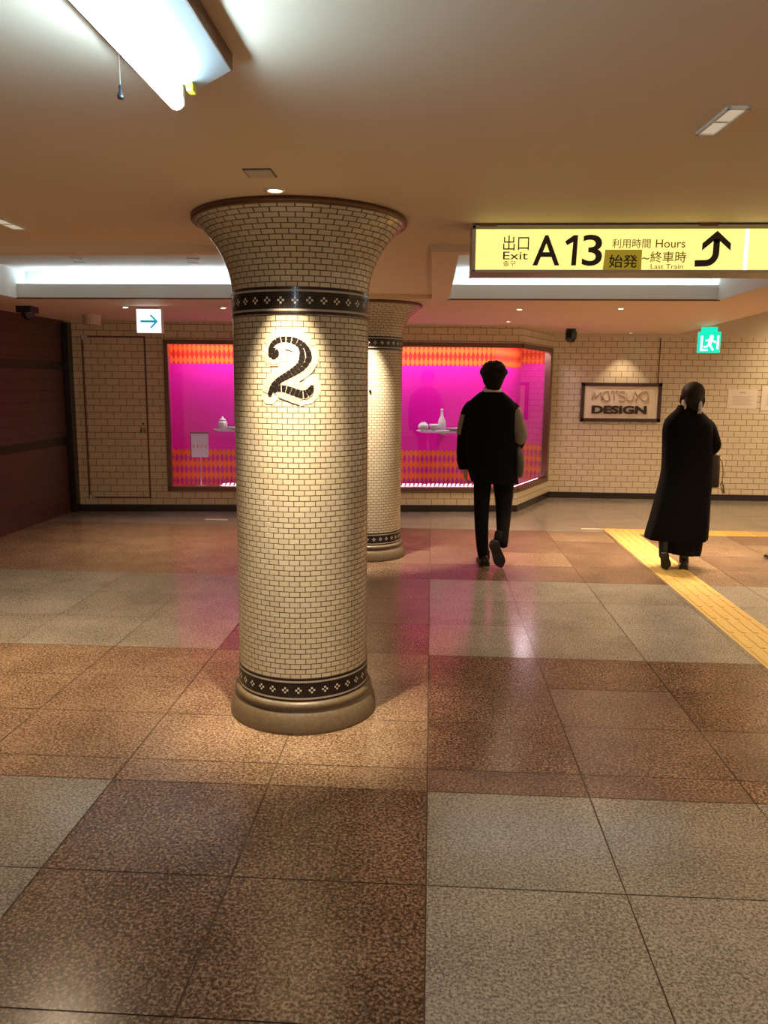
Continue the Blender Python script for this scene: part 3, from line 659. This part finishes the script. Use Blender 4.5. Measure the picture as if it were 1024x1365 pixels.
m=MB(); m.lathe([(.001,-.10),(.082,-.10),(.088,-.094),(.09,-.015),(.094,0)],32); m.build('can',mat('can_paint',(.60,.48,.40),.5),t,True)
m=MB(); m.lathe([(.001,-.102),(.05,-.102),(.055,-.099)],24); m.build('grille',mat('can_grille',(.35,.27,.22),.6),t,True)
t=thing('dome_camera','black ceiling camera left of the framed sign','camera',(1.70,10.15,ZS))
m=MB(); m.lathe([(.001,-.045),(.05,-.045),(.06,-.035),(.06,0)],20); m.build('camera_base',M_dplastic,t,True)
m=MB(); m.loft([[(.075*math.cos(2*PI*k/6+.5)*s,.075*math.sin(2*PI*k/6+.5)*s,z) for k in range(6)] for s,z in ((.55,-.165),(1,-.115),(1.05,-.04),(.8,-.035))]); m.build('camera_body',M_dplastic,t,bevel=.004)
m=MB(); m.tube([(-.075,-.02,-.03),(-.02,-.02,-.01),(.05,-.02,.0)],.006,6); m.build('bracket',M_dplastic,t)

# ------------------------------------------------------------------ tactile paving and floor bits
M_tac=mat('tactile_yellow',(.58,.40,.12),.5,noise=.12,nscale=30)
def tactile(x0,x1,y0,y1,lab,along):
    t=thing('tactile_strip',lab,'tactile paving',(0,0,0),0,'yellow tactile strips')
    m=MB(); m.box(x0,x1,y0,y1,0,.0025); m.build('plate',M_tac,t)
    m=MB(); n=4
    if along=='y':
        k=y0
        while k<y1-.05:
            for i in range(n):
                c=x0+(x1-x0)*(i+.5)/n; m.box(c-.014,c+.014,k+.015,min(k+.285,y1)-.01,.0025,.0065)
            k+=.3
    else:
        k=x0
        while k<x1-.05:
            for i in range(n):
                c=y0+(y1-y0)*(i+.5)/n; m.box(k+.015,min(k+.285,x1)-.01,c-.014,c+.014,.0025,.0065)
            k+=.3
    m.build('raised_bars',M_tac,t,weld=False)
tactile(1.90,2.21,2.6,8.70,'yellow tactile strip running towards the camera under the woman','y')
tactile(2.21,7.2,8.40,8.70,'yellow tactile strip running sideways behind the woman','x')
M_tape_glint=mat('tape_glint_white',(.75,.68,.55),.25)
for x0,x1,y0,y1,lab in ((1.66,1.895,8.66,8.70,'short white tape at the left end of the yellow tactile strips'),(-2.56,-2.30,8.79,8.85,'short white patch painted as a reflection on the floor below the left showcase')):
    m=MB(); m.box(x0,x1,y0,y1,0,.002); tag(m.build('floor_tape_glint',M_tape_glint),lab,'tape','white floor tapes')  # the right one is tape, the left one paints a floor reflection

# ------------------------------------------------------------------ people
def remesh_body(mb,name,mt,parent,voxel=.006):
    o=mb.build(name,mt,None); 
    r=o.modifiers.new('r','REMESH'); r.mode='VOXEL'; r.voxel_size=voxel; r.use_smooth_shade=True
    s=o.modifiers.new('s','SMOOTH'); s.factor=.5; s.iterations=4
    bpy.context.view_layer.update()
    me=bpy.data.meshes.new_from_object(o.evaluated_get(bpy.context.evaluated_depsgraph_get())); bpy.data.objects.remove(o)
    me.polygons.foreach_set('use_smooth',[True]*len(me.polygons)); me.materials.clear(); me.materials.append(mt)
    ob=bpy.data.objects.new(name,me); COL.objects.link(ob); ob.parent=parent; return ob
def head(mb,c,yaw=0,s=1.0):
    """head facing +y (turned by yaw): skull, jaw, nose, ears, brow, lips"""
    M=Matrix.Rotation(yaw,4,'Z'); c=Vector(c); L=lambda x,y,z: c+M@Vector((x*s,y*s,z*s)); R3=M.to_3x3()
    def e(x,y,z,r): mb.ball(L(x,y,z),tuple(k*s for k in r),18,0,R3.to_4x4())
    e(0,-.012,.025,(.074,.092,.088)); e(0,.022,-.03,(.060,.066,.080)); e(0,.052,-.078,(.034,.034,.028)); e(0,.03,-.06,(.052,.05,.045))
    e(0,.094,-.018,(.011,.018,.018)); e(0,.082,.005,(.009,.013,.026)); e(-.010,.088,-.024,(.008,.01,.008)); e(.010,.088,-.024,(.008,.01,.008))
    e(0,.080,-.050,(.022,.010,.006)); e(0,.078,-.060,(.020,.010,.007)); e(-.03,.072,.020,(.022,.012,.008)); e(.03,.072,.020,(.022,.012,.008))
    for sx in (-1,1): e(sx*.076,-.005,-.012,(.010,.018,.031)); e(sx*.081,-.014,-.004,(.006,.014,.022))
    return L
def face_bits(L,parent,s=1.0):
    me=mat('eye_white',(.7,.68,.65),.2); mi=mat('iris_dark',(.02,.012,.008),.1)
    for sx in (-1,1):
        m=MB(); m.ball(L(sx*.030,.066,.004),.0125*s,12); o=m.build('eye',me,parent,True)
        m=MB(); m.ball(L(sx*.030,.0755,.004),.0055*s,10); m.build('iris',mi,o,True)
    m=MB(); m.tube([L(-.020,.089,-.055),L(0,.0915,-.054),L(.020,.089,-.055)],[.001,.0028,.001],8); m.build('lips',mat('lip',(.40,.16,.13),.5),parent,True)
def hand(mb,w,d,side,thumb,curl=.5,s=1.0):
    """w wrist, d pointing direction, side = across the palm towards the little finger, thumb side = -side"""
    w=Vector(w); d=Vector(d).normalized(); a=Vector(side); a=(a-d*a.dot(d)).normalized(); n=d.cross(a).normalized()*thumb
    P_=lambda u,v,k: w+(d*u+a*v+n*k)*s
    for v in (-.026,-.009,.009,.026): mb.tube([P_(-.01,v*.6,0),P_(.03,v*.95,0),P_(.085-.004*abs(v)*100*.3,v,0)],[.015*s,.016*s,.0115*s],10)
    for v,l,r in ((-.027,.070,.0085),(-.009,.080,.009),(.009,.075,.0088),(.026,.058,.0078)):
        p=[P_(.082,v,0)]; an=0; q=(.082,0)
        for k,fr_3 in enumerate((.45,.32,.23)):
            an+=curl*(.35+.35*k); q=(q[0]+l*fr_3*math.cos(an),q[1]+l*fr_3*math.sin(an)); p.append(P_(q[0],v*1.04,q[1]))
        mb.tube(p,[r*s,r*.95*s,r*.88*s,r*.7*s],10); mb.ball(p[-1],r*.72*s,10)
    p=[P_(.012,-.022,.002),P_(.040,-.046,.012),P_(.066,-.056,.020),P_(.088,-.058,.026)]
    mb.tube(p,[.0135*s,.0115*s,.010*s,.0078*s],10); mb.ball(p[-1],.0078*s,10)
def ringpts(cx,cy,z,rx,ry,n=40,ex=2.3,fold=0,nf=9,ph=0,tilt=(0,0)):
    out=[]
    for k in range(n):
        t=2*PI*k/n; c,s_=math.cos(t),math.sin(t)
        r=(abs(c)**ex+abs(s_)**ex)**(-1/ex)
        f=1+fold*(math.sin(nf*t+ph)+.5*math.sin((nf+4)*t-1.7*ph))
        x=rx*r*c*f; y=ry*r*s_*f; out.append((cx+x,cy+y,z+tilt[0]*x+tilt[1]*y))
    return out
M_skin=mat('skin',(.52,.32,.23),.5); M_blackcloth=mat('black_wool',(.0045,.0042,.004),.9,spec=.1,bump=.3,nscale=300); M_trou=mat('black_trousers',(.0055,.005,.0048),.85,spec=.12)
M_hair=mat('black_hair',(.005,.004,.0035),.65,spec=.2,bump=.6,nscale=150); M_hairb=mat('dark_brown_hair',(.014,.007,.0045),.55,spec=.25,bump=.6,nscale=150)
M_beige=mat('beige_suede',(.23,.19,.14),.8,noise=.1); M_leather=mat('black_leather',(.009,.008,.0075),.35); M_sole=mat('shoe_sole',(.018,.016,.014),.7)
M_shirt=mat('shirt_white',(.7,.67,.62),.7); M_gcollar=mat('collar_grey',(.16,.13,.11),.8)

# ---- walking man
man=thing('person','person with black hair walking away in black jacket with beige sleeve panels','person',(.5336,6.84,0))
X=lambda px,z: (px-653)/156-.0302*z
Zm=lambda py: (752-py)/155
mb=MB()
hz=1.615; hx=X(658,hz)
hL=head(mb,(hx,.03,hz),-.22,1.0)
mb.tube([(hx,.0,hz-.02),(hx-.005,-.005,1.50),(X(655,1.40),-.01,1.40)],[.056,.056,.075],16)
mb.loft([ringpts(X(655,z),0,z,rx,ry,24) for z,rx,ry in ((.78,.145,.10),(.90,.150,.11),(1.05,.135,.095),(1.22,.165,.11),(1.34,.175,.10),(1.41,.12,.075),(1.45,.06,.05))])
LS=[(-.165,0,1.355),(-.195,-.02,1.08),(X(620,.82),.02,.83)]; RS=[(.175,0,1.355),(X(693,1.11),-.03,1.11),(.195,.17,.98)]
mb.tube(LS,[.052,.042,.030],14); mb.tube(RS,[.052,.042,.030],14)
hand(mb,LS[-1],(.10,.02,-1),(.25,-.95,0),-1,.8,.98); hand(mb,RS[-1],(-.1,.8,-.6),(.9,.1,0),1,.7,.98)
mb.tube([(-.085,0,.86),(X(642,.48),.015,.48),(X(645,.09),0,.08)],[.085,.058,.040],16)
mb.tube([(.085,0,.86),(X(673,.48),.06,.49),(X(665,.2),-.150,.225)],[.085,.058,.034],16)
lf=(X(645,0),0); mb.tube([(lf[0],-.03,.055),(lf[0]-.005,.06,.042),(lf[0]-.01,.15,.028)],[.030,.026,.014],12)
mb.tube([(X(657,.2),-.145,.205),(X(661,.12),-.125,.12),(X(665,.05),-.115,.055)],[.027,.022,.014],12)
remesh_body(mb,'body',M_skin,man); face_bits(hL,man)
# hair
m=MB(); M2=Matrix.Rotation(-.22,4,'Z')
m.ball(Vector((hx,.0,hz+.035)),(.108,.112,.100),24); m.ball((hx-.005,-.045,hz-.015),(.090,.068,.085),20); m.ball((hx,-.04,hz-.075),(.066,.050,.045),16); m.ball((hx+.03,.06,hz+.085),(.07,.06,.04),16)
for k in range(70):
    t=random.uniform(0,2*PI); p=random.uniform(-.1,1.3)
    d=Vector((math.cos(t)*math.cos(p),math.sin(t)*math.cos(p),math.sin(p)))
    if d.y>.55 and d.z<.45: continue
    c=Vector((hx,0,hz+.03)); a=c+Vector((d.x*.100,d.y*.104,d.z*.094)); tg=Vector((-d.y,d.x,-.5)).normalized()
    m.tube([a-tg*.02,a+d*.010+tg*.012,a+d*.004+tg*.04],[.010,.012,.004],6)
remesh_body(m,'hair',M_hair,man,.006)
# shirt and jacket collar
m=MB(); zc=1.49; m.loft([ringpts(X(656,zc)+.002,-.004,z,rx,ry,28,2,tilt=(0,.25)) for z,rx,ry in ((1.46,.080,.075),(1.50,.074,.068),(1.525,.071,.066),(1.522,.066,.060),(1.46,.066,.06))],False); m.build('shirt_collar',M_shirt,man,True)
m=MB(); m.loft([ringpts(X(656,zc),-.004,z,rx,ry,28,2,tilt=(0,.22)) for z,rx,ry in ((1.435,.110,.095),(1.465,.092,.085),(1.50,.084,.078),(1.498,.078,.072),(1.44,.085,.08))],False); m.build('jacket_collar',M_gcollar,man,True)
# jacket torso
R=[]
for py,l,r,ry,fo in ((640,629,691,.145,.022),(634,627,690,.150,.020),(612,620,688,.152,.014),(590,617,687,.150,.012),(565,617,686,.145,.012),(550,619,688,.138,.01),(540,622,689,.128,.006),(532,627,684,.115,.004),(526,634,677,.100,.0),(521,641,671,.085,0)):
    z=Zm(py); x0,x1=X(l,z),X(r,z); R.append(ringpts((x0+x1)/2,0,z,(x1-x0)/2,ry,48,2.6,fo,7,z*6,tilt=(-.03 if py>633 else 0,0)))
m=MB(); m.loft(R,False); o=m.build('jacket',M_blackcloth,man,True,subsurf=1)
# sleeves : beige upper panel, black lower part
def sleeve(pts,rad,mats_idx,name):
    m=MB(); pts=catmull([(*p,r) for p,r in zip(pts,rad)],5); n=18; rings=[]; ms=[]
    ref=Vector((0,1,0))
    for i,p in enumerate(pts):
        v=Vector(p[:3]); d=(Vector(pts[min(i+1,len(pts)-1)][:3])-Vector(pts[max(i-1,0)][:3])).normalized(); a=d.cross(ref).normalized(); b=a.cross(d)
        rings.append([v+(a*math.cos(2*PI*k/n)+b*math.sin(2*PI*k/n))*p[3]*(1+.035*math.sin(i*1.7+k)) for k in range(n)])
    m.loft(rings,True,[mats_idx(i,len(rings)) for i in range(len(rings)-1)])
    return m.build(name,[M_beige,M_blackcloth],man,True,subsurf=1)
sleeve([(X(634,1.42),0,1.405),(X(627,1.36),0,1.345),(X(621,1.22),-.005,1.22),(X(618,1.05),-.01,1.05),(X(617.5,.92),.01,.93),(X(619,.84),.02,.83)],[.035,.062,.060,.058,.055,.048],lambda i,n:1,'sleeve')
m=MB()  # beige panel on the outer left sleeve
zs=[(1.30,624),(1.255,622.6),(1.21,620.8),(1.165,619.8),(1.13,619.3)]
for (a,pa),(b,pb) in zip(zs,zs[1:]):
    for k in range(6):
        q=[]
        for z,p,an in ((a,pa,150+18*k),(a,pa,168+18*k),(b,pb,168+18*k),(b,pb,150+18*k)):
            an=min(an,238+(z-1.13)*40); q.append((X(p,z)+.0665*math.cos(math.radians(an)),-.004+.0665*math.sin(math.radians(an)),z))
        m.face(q)
o=m.build('sleeve_panel',M_beige,man); sm=o.modifiers.new('s','SOLIDIFY'); sm.thickness=.012
sleeve([(X(676,1.40),0,1.40),(X(683,1.36),0,1.35),(X(689,1.25),-.015,1.25),(X(693,1.15),-.03,1.135),(X(692,1.08),.03,1.07),(.205,.13,1.0)],[.035,.060,.058,.060,.055,.048],lambda i,n:0 if 5<i<n*.66 else 1,'sleeve')
# trousers: two legs on one seat
m=MB()
def leg(rows):
    rr=[]
    for z,x0,x1,y,ry in rows: rr.append(ringpts((x0+x1)/2,y,z,(x1-x0)/2,ry,24,2.2,.012,5,z*9))
    m.loft(rr)
leg([(.055,X(637.5,.06),X(652.5,.06),-.005,.062),(.09,X(636,.1),X(652,.1),.0,.062),(.22,X(633.5,.22),X(651,.22),.005,.060),(.42,X(632,.42),X(651.5,.42),.012,.066),(.62,X(631.5,.62),X(654,.62),.005,.082),(.80,X(631,.8),X(657,.8),0,.105),(.88,X(632,.88),X(660,.88),0,.115)])
leg([(.175,X(663,.18),X(675,.18),-.165,.055),(.25,X(661.5,.25),X(676,.25),-.13,.058),(.36,X(661,.36),X(679.5,.36),-.045,.062),(.49,X(662,.49),X(683.5,.49),.045,.070),(.64,X(659,.64),X(685,.64),.035,.085),(.80,X(656,.8),X(687,.8),.005,.105),(.88,X(654,.88),X(688,.88),0,.115)])
m.build('trousers',M_trou,man,True,subsurf=1)
m=MB(); m.tube([(X(666,.3),-.10,.30),(X(663,.24),-.145,.235),(X(657.5,.21),-.165,.21)],[.047,.046,.036],14); m.build('sock',M_trou,man,True)
m=MB(); m.tube([(X(645,.1),0,.12),(X(645.5,.06),-.012,.06),(X(646,.04),-.02,.035)],[.050,.047,.042],14); m.build('sock',M_trou,man,True)
# shoes
def shoe(parent,heel,toe,up,wid,name='shoe',mt=M_leather,h=1.0,pointed=.55):
    heel=Vector(heel);toe=Vector(toe); d=(toe-heel); Ln=d.length; d.normalize(); up=Vector(up); up=(up-d*up.dot(d)).normalized(); s=d.cross(up).normalized()
    m=MB(); rr=[]
    for t,w,hh in ((-.01,.55,.060),(.02,.82,.070),(.12,.92,.074),(.28,.86,.068),(.45,.92,.055),(.65,1.0,.042),(.82,.92,.032),(.94,pointed,.024),(1.0,pointed*.45,.012)):
        c=heel+d*Ln*t; w*=wid/2; hh*=h
        rr.append([c+s*w*math.cos(a)*(1 if math.sin(a)<.3 else .86)+up*(max(.006,.006+hh*max(0,math.sin(a))) if math.sin(a)>-.01 else .006) for a in [2*PI*k/20 for k in range(20)]])
    m.loft(rr); o=m.build(name,mt,parent,True)
    m=MB(); rr=[]
    for t,w in ((-.02,.5),(.02,.86),(.15,.96),(.3,.84),(.45,.92),(.65,1.05),(.82,.96),(.95,pointed),(1.015,pointed*.4)):
        c=heel+d*Ln*t; w*=wid/2; rr.append([c-s*w,c+s*w,c+s*w+up*.008,c-s*w+up*.008])
    m.loft(rr)
    c0=heel+d*Ln*.0; c1_=heel+d*Ln*.27; m.loft([[c-s*wid*.42-up*.014,c+s*wid*.42-up*.014,c+s*wid*.42,c-s*wid*.42] for c in (c0,c1_)])
    m.build('sole',M_sole,o,bevel=.002); return o
shoe(man,(X(646,0),-.075,.016),(X(646,0)-.025,.205,.012),(0,0,1),.098)
shoe(man,(X(655.5,.22),-.215,.235),(X(667,.02),-.16,.012),(0,1,.18),.098)
# his bag at the right hip
bag=thing('shoulder_bag','dark olive soft bag hanging at the right hip of the man in the black jacket','bag',(.5336+X(691,.93),6.86,.76))
m=MB(); m.loft([ringpts(.0+q,0,z,rx,ry,28,2.8,.03,5,z*20) for z,rx,ry,q in ((0,.030,.10,0),(.04,.045,.13,.004),(.14,.050,.135,.002),(.22,.042,.12,-.006),(.27,.028,.09,-.012),(.29,.012,.05,-.014))]); m.build('bag_body',mat('olive_nylon',(.035,.031,.020),.4,bump=.5,nscale=60),bag,True,subsurf=1)
m=MB(); m.tube([(-.012,-.05,.28),(-.022,-.03,.36),(-.03,.02,.42),(-.02,.06,.36),(-.012,.06,.28)],.008,8); m.build('bag_handle',M_leather,bag,True)

# ---- woman
wom=thing('person','person in a long black coat walking away, brown hair tied up','person',(2.204,6.85,0))
X=lambda px,z: (px-912)/154.5-.068*z
Zw=lambda py: (757-py)/155.5
mb=MB(); hz=1.475; hx=X(923,hz)
hL=head(mb,(hx,.03,hz),-.35,.95)
mb.tube([(hx,.0,hz-.02),(hx-.005,-.005,1.38),(X(916,1.28),-.01,1.29)],[.048,.047,.065],16)
mb.loft([ringpts(X(915,z),0,z,rx,ry,24) for z,rx,ry in ((.72,.135,.095),(.82,.145,.10),(.98,.115,.085),(1.13,.135,.095),(1.24,.145,.085),(1.30,.10,.065),(1.34,.05,.045))])
LS=[(X(893,1.25),0,1.245),(X(892,1.0),.02,1.0),(X(897,.82),.10,.82)]; RS=[(X(940,1.24),0,1.24),(X(949,1.05),-.01,1.05),(X(950,1.01),.17,1.00)]
mb.tube(LS,[.043,.036,.025],14); mb.tube(RS,[.043,.036,.025],14)
hand(mb,LS[-1],(.05,.25,-1),(.3,-.9,0),-1,.6,.9); hand(mb,RS[-1],(0,.9,-.35),(.9,.1,.2),1,1.0,.9)
mb.tube([(-.07,0,.78),(X(884,.42),-.03,.43),(X(883,.16),-.085,.19)],[.078,.052,.032],16)
mb.tube([(.07,0,.78),(X(914,.42),.03,.43),(X(912,.08),0,.08)],[.078,.052,.036],16)
mb.tube([(X(881,.17),-.10,.16),(X(882,.09),-.075,.09),(X(883,.05),-.06,.05)],[.026,.02,.012],12)
mb.tube([(X(912,0),-.03,.05),(X(914,0),.05,.04),(X(916,0),.12,.026)],[.028,.024,.012],12)
remesh_body(mb,'body',M_skin,wom); face_bits(hL,wom,.95)
m=MB(); m.ball((hx,-.008,hz+.022),(.094,.104,.096),24); m.ball((hx-.004,-.05,hz-.04),(.074,.062,.075),20); m.ball((hx-.003,-.055,hz-.085),(.05,.042,.04),16); m.ball((hx-.006,-.088,hz+.01),(.05,.03,.045),16)
m.tube([(hx+.075,.03,hz+.05),(hx+.100,.035,hz-.0),(hx+.106,.03,hz-.05),(hx+.094,.02,hz-.095)],[.016,.013,.011,.006],8)
m.tube([(hx-.08,.03,hz+.0),(hx-.092,.02,hz-.05),(hx-.088,.0,hz-.085)],[.012,.010,.004],8)
remesh_body(m,'hair',M_hairb,wom,.006)
M_scarf=mat('pale_scarf',(.50,.47,.48),.7,noise=.3,nscale=70)
m=MB(); m.tube([(hx+.032,-.09,hz-.035),(hx+.036,-.104,hz-.075),(hx+.032,-.105,hz-.115),(hx+.045,-.10,hz-.15)],[.012,.019,.014,.008],10); m.tube([(hx+.036,-.10,hz-.10),(hx+.024,-.106,hz-.13),(hx+.020,-.10,hz-.15)],[.010,.012,.006],8)
m.build('hair_ribbon',M_scarf,wom,True,subsurf=1); m=MB(); m.tube([(hx-.085,-.03,hz-.03),(hx-.080,-.06,hz-.065),(hx-.07,-.07,hz-.105),(hx-.085,-.06,hz-.12)],[.009,.014,.011,.006],10); m.build('hair_ribbon',M_scarf,wom,True,subsurf=1)
# coat
R=[]
for py,l,r,ry,fo,cy in ((716,861,940,.172,.035,-.03),(715.5,860.5,940,.173,.035,-.03),(709,861.5,941,.175,.033,-.03),(695,866,942,.172,.030,-.03),(680,870,943,.168,.026,-.025),(665,874,944,.162,.020,-.02),(649,878,946,.155,.015,-.01),(628,884,947,.145,.010,0),(602,884.5,948,.135,.008,0),(581,885,949,.130,.006,0),(568,885.5,949,.120,.004,0),(560,887,947,.105,.0,0),(553,893,940,.09,0,0),(546,902,932,.075,0,-.005),(540,905,929,.068,0,-.005)):
    z=Zw(py); x0,x1=X(l,z),X(r,z); R.append(ringpts((x0+x1)/2,cy,z,(x1-x0)/2,ry,56,2.4,fo,7,1.2))
m=MB(); m.loft(R,False); o=m.build('coat',M_blackcloth,wom,True,subsurf=1)
def csleeve(pts,rad):
    m=MB(); q=catmull([(*p,r) for p,r in zip(pts,rad)],5); m.tube([p[:3] for p in q],[p[3] for p in q],18); m.build('coat_sleeve',M_blackcloth,wom,True)
csleeve([(X(936,1.27),0,1.27),(X(943,1.22),0,1.22),(X(947,1.13),-.01,1.13),(X(950,1.07),0,1.06),(X(949,1.02),.09,1.01),(X(950,1.0),.16,1.0)],[.04,.056,.060,.058,.05,.042])
csleeve([(X(896,1.27),0,1.27),(X(893,1.2),0,1.2),(X(893,1.05),.01,1.03),(X(894,.95),.04,.95),(X(897,.85),.09,.84)],[.04,.054,.053,.05,.042])
m=MB(); R=[]
for py,l,r,fo in ((736,888,932,.05),(728,886,934,.045),(715,882,936,.03),(690,884,938,.015),(660,888,940,.0)):
    z=Zw(py); x0,x1=X(l,z),X(r,z); R.append(ringpts((x0+x1)/2,-.01,z,(x1-x0)/2,.13,48,2.2,fo,8,.4,tilt=(-.06 if py>720 else 0,0)))
m.loft(R,False); m.build('skirt',mat('skirt_black',(.0065,.006,.006),.8,spec=.15),wom,True)
# ankle boots
def boot(top,ankle,heel,toe,up,name='ankle_boot'):
    o=shoe(wom,heel,toe,up,.082,name,M_leather,1.0,.40)
    m=MB(); heel=Vector(heel); d=(Vector(toe)-heel).normalized(); m.tube([heel+d*.05+Vector(up).normalized()*.04,(heel+d*.04+Vector(ankle))*.5+Vector(up)*.03,Vector(ankle),Vector(top)],[.040,.040,.044,.052],16); m.build('boot_shaft',M_leather,o,True)
    return o
boot((X(883,.36),-.055,.37),(X(881.5,.22),-.095,.24),(X(879,.16),-.165,.155),(X(884.5,.0),-.115,.010),(0,1,.25))
boot((X(913,.33),.015,.34),(X(911.5,.2),.0,.19),(X(908,0),-.075,.016),(X(918,0),.155,.012),(0,0,1))
hb=thing('handbag','dark brown upright handbag on the right arm of the woman in the long coat','bag',(2.204+X(950,.85),6.98,Zw(648)))
M_hb=mat('brown_leather',(.035,.016,.010),.45)
m=MB(); m.loft([ringpts(0,0,z,rx,ry,32,5) for z,rx,ry in ((0,.068,.11),(.01,.074,.118),(.14,.072,.115),(.272,.066,.108),(.282,.062,.104))]); m.build('bag_body',M_hb,hb,True)
m=MB(); m.tube([(-.005,-.085,.27),(-.03,-.06,.33),(-.035,0,.355),(-.03,.06,.33),(-.005,.085,.27)],.008,8); m.build('bag_handle',M_hb,hb,True)
m=MB(); m.tube([(.066,-.06,.265),(.085,-.075,.22),(.100,-.08,.13),(.096,-.08,.06),(.085,-.08,.02)],.0045,8); m.tube([(.096,-.08,.08),(.104,-.085,.02),(.118,-.085,-.045),(.108,-.085,-.05),(.085,-.08,.02)],[.004,.006,.009,.007,.004],8); m.build('drawstring',mat('cord_tan',(.30,.23,.12),.7),hb,True)

# shoe of a passer-by entering at the right edge
sh=thing('shoe','tip of a black shoe entering at the right picture edge','shoe',(3.07,7.32,0),0)
shoe(sh,(.27,.03,.016),(0,0,.014),(0,0,1),.095,'upper')

# ------------------------------------------------------------------ lights
WARM=(1,.70,.42)
def spot(x,y,z,w,ang,col=WARM,tgt=None,blend=.5,size=.03,name='spot_lamp'):
    L=bpy.data.lights.new(name,'SPOT'); L.energy=w; L.spot_size=math.radians(ang); L.spot_blend=blend; L.color=col; L.shadow_soft_size=size
    o=bpy.data.objects.new(name,L); COL.objects.link(o); o.location=(x,y,z)
    if tgt: o.rotation_euler=(Vector(tgt)-Vector((x,y,z))).to_track_quat('-Z','Y').to_euler()
    return o
spot(-.60,3.10,2.262,470,46,(1,.80,.54),tgt=(-.60,3.10+.24,1.262),blend=1,size=.025)
spot(-.575,6.56,2.262,560,52,(1,.82,.60),tgt=(-.575,6.56+.26,1.262),blend=1,size=.025)
spot(2.56,10.82,2.22,26,80,(1,.76,.50),tgt=(2.56,10.95,0),blend=.6,size=.02)
for x,y,w in ((-2.86,7.45,12),(-1.945,7.48,16),(.785,7.52,60),(1.67,7.41,95),(.82,8.98,55),(2.6,8.7,160)): spot(x,y,2.22,w,140,WARM,blend=.9,size=.06)
for x,y,w in ((.785,7.5,160),(1.67,7.4,260),(2.7,7.2,380),(-2.86,7.45,130),(-1.95,7.48,110)): spot(x,y,2.22,w,84,(1,.76,.50),blend=.9,size=.08)
spot(5.1,10.4,2.58,150,130,(1,.78,.46),tgt=(5.1,11.1,1.4),blend=1,size=.2)
for x,y,w in ((4.2,8.8,190),(4.0,6.0,130)): spot(x,y,2.58,w,150,WARM,blend=.8,size=.08)
for x,y,w in ((1.45,5.5,230),(-2.4,5.5,120)): spot(x,y,2.465,w,100,(1,.80,.58),blend=.9,size=.08)  # added spots without fittings in the cove recesses, brighten the mid floor
# two near slot lamps, two unseen spots added to brighten the floor, lamps of the passage behind and beside the camera
for x,y,w in ((-1.97,3.72,190),(-2.9,4.0,170),(.77,2.35,60),(1.9,3.3,110)): spot(x,y,2.25,w,120,(1,.75,.48),blend=1,size=.08)
for x,y,w in ((-2.6,1.2,14),(2.2,.6,42),(-1.6,-1.2,14),(1.9,-1.2,14)): spot(x,y,2.25,w,160,WARM,blend=.8,size=.10)

W=bpy.data.worlds.new('World'); SC.world=W; W.use_nodes=True; W.node_tree.nodes['Background'].inputs[0].default_value=(1,.70,.44,1); W.node_tree.nodes['Background'].inputs[1].default_value=.78

# ------------------------------------------------------------------ camera
cam=bpy.data.cameras.new('camera'); co=bpy.data.objects.new('camera',cam); COL.objects.link(co); SC.camera=co
cam.sensor_fit='VERTICAL'; cam.sensor_height=36; cam.lens=36*1060/1365; cam.clip_start=.05
Rv=Vector((.9982,.0595,.0089)).normalized(); Fv=Vector((-.0573,.9854,-.1606)).normalized(); Uv=Rv.cross(Fv).normalized(); Rv=Fv.cross(Uv)
co.matrix_world=Matrix(((Rv.x,Uv.x,-Fv.x,0),(Rv.y,Uv.y,-Fv.y,0),(Rv.z,Uv.z,-Fv.z,1.56),(0,0,0,1)))
vs=SC.view_settings; SC.display_settings.display_device='sRGB'; vs.view_transform='Standard'; vs.look='None'; vs.gamma=1; vs.exposure=0; vs.use_curve_mapping=False
SC.cycles.max_bounces=10; SC.cycles.diffuse_bounces=5; SC.cycles.glossy_bounces=4; SC.cycles.transparent_max_bounces=12; SC.cycles.sample_clamp_indirect=6
SC.cycles.caustics_reflective=False; SC.cycles.caustics_refractive=False
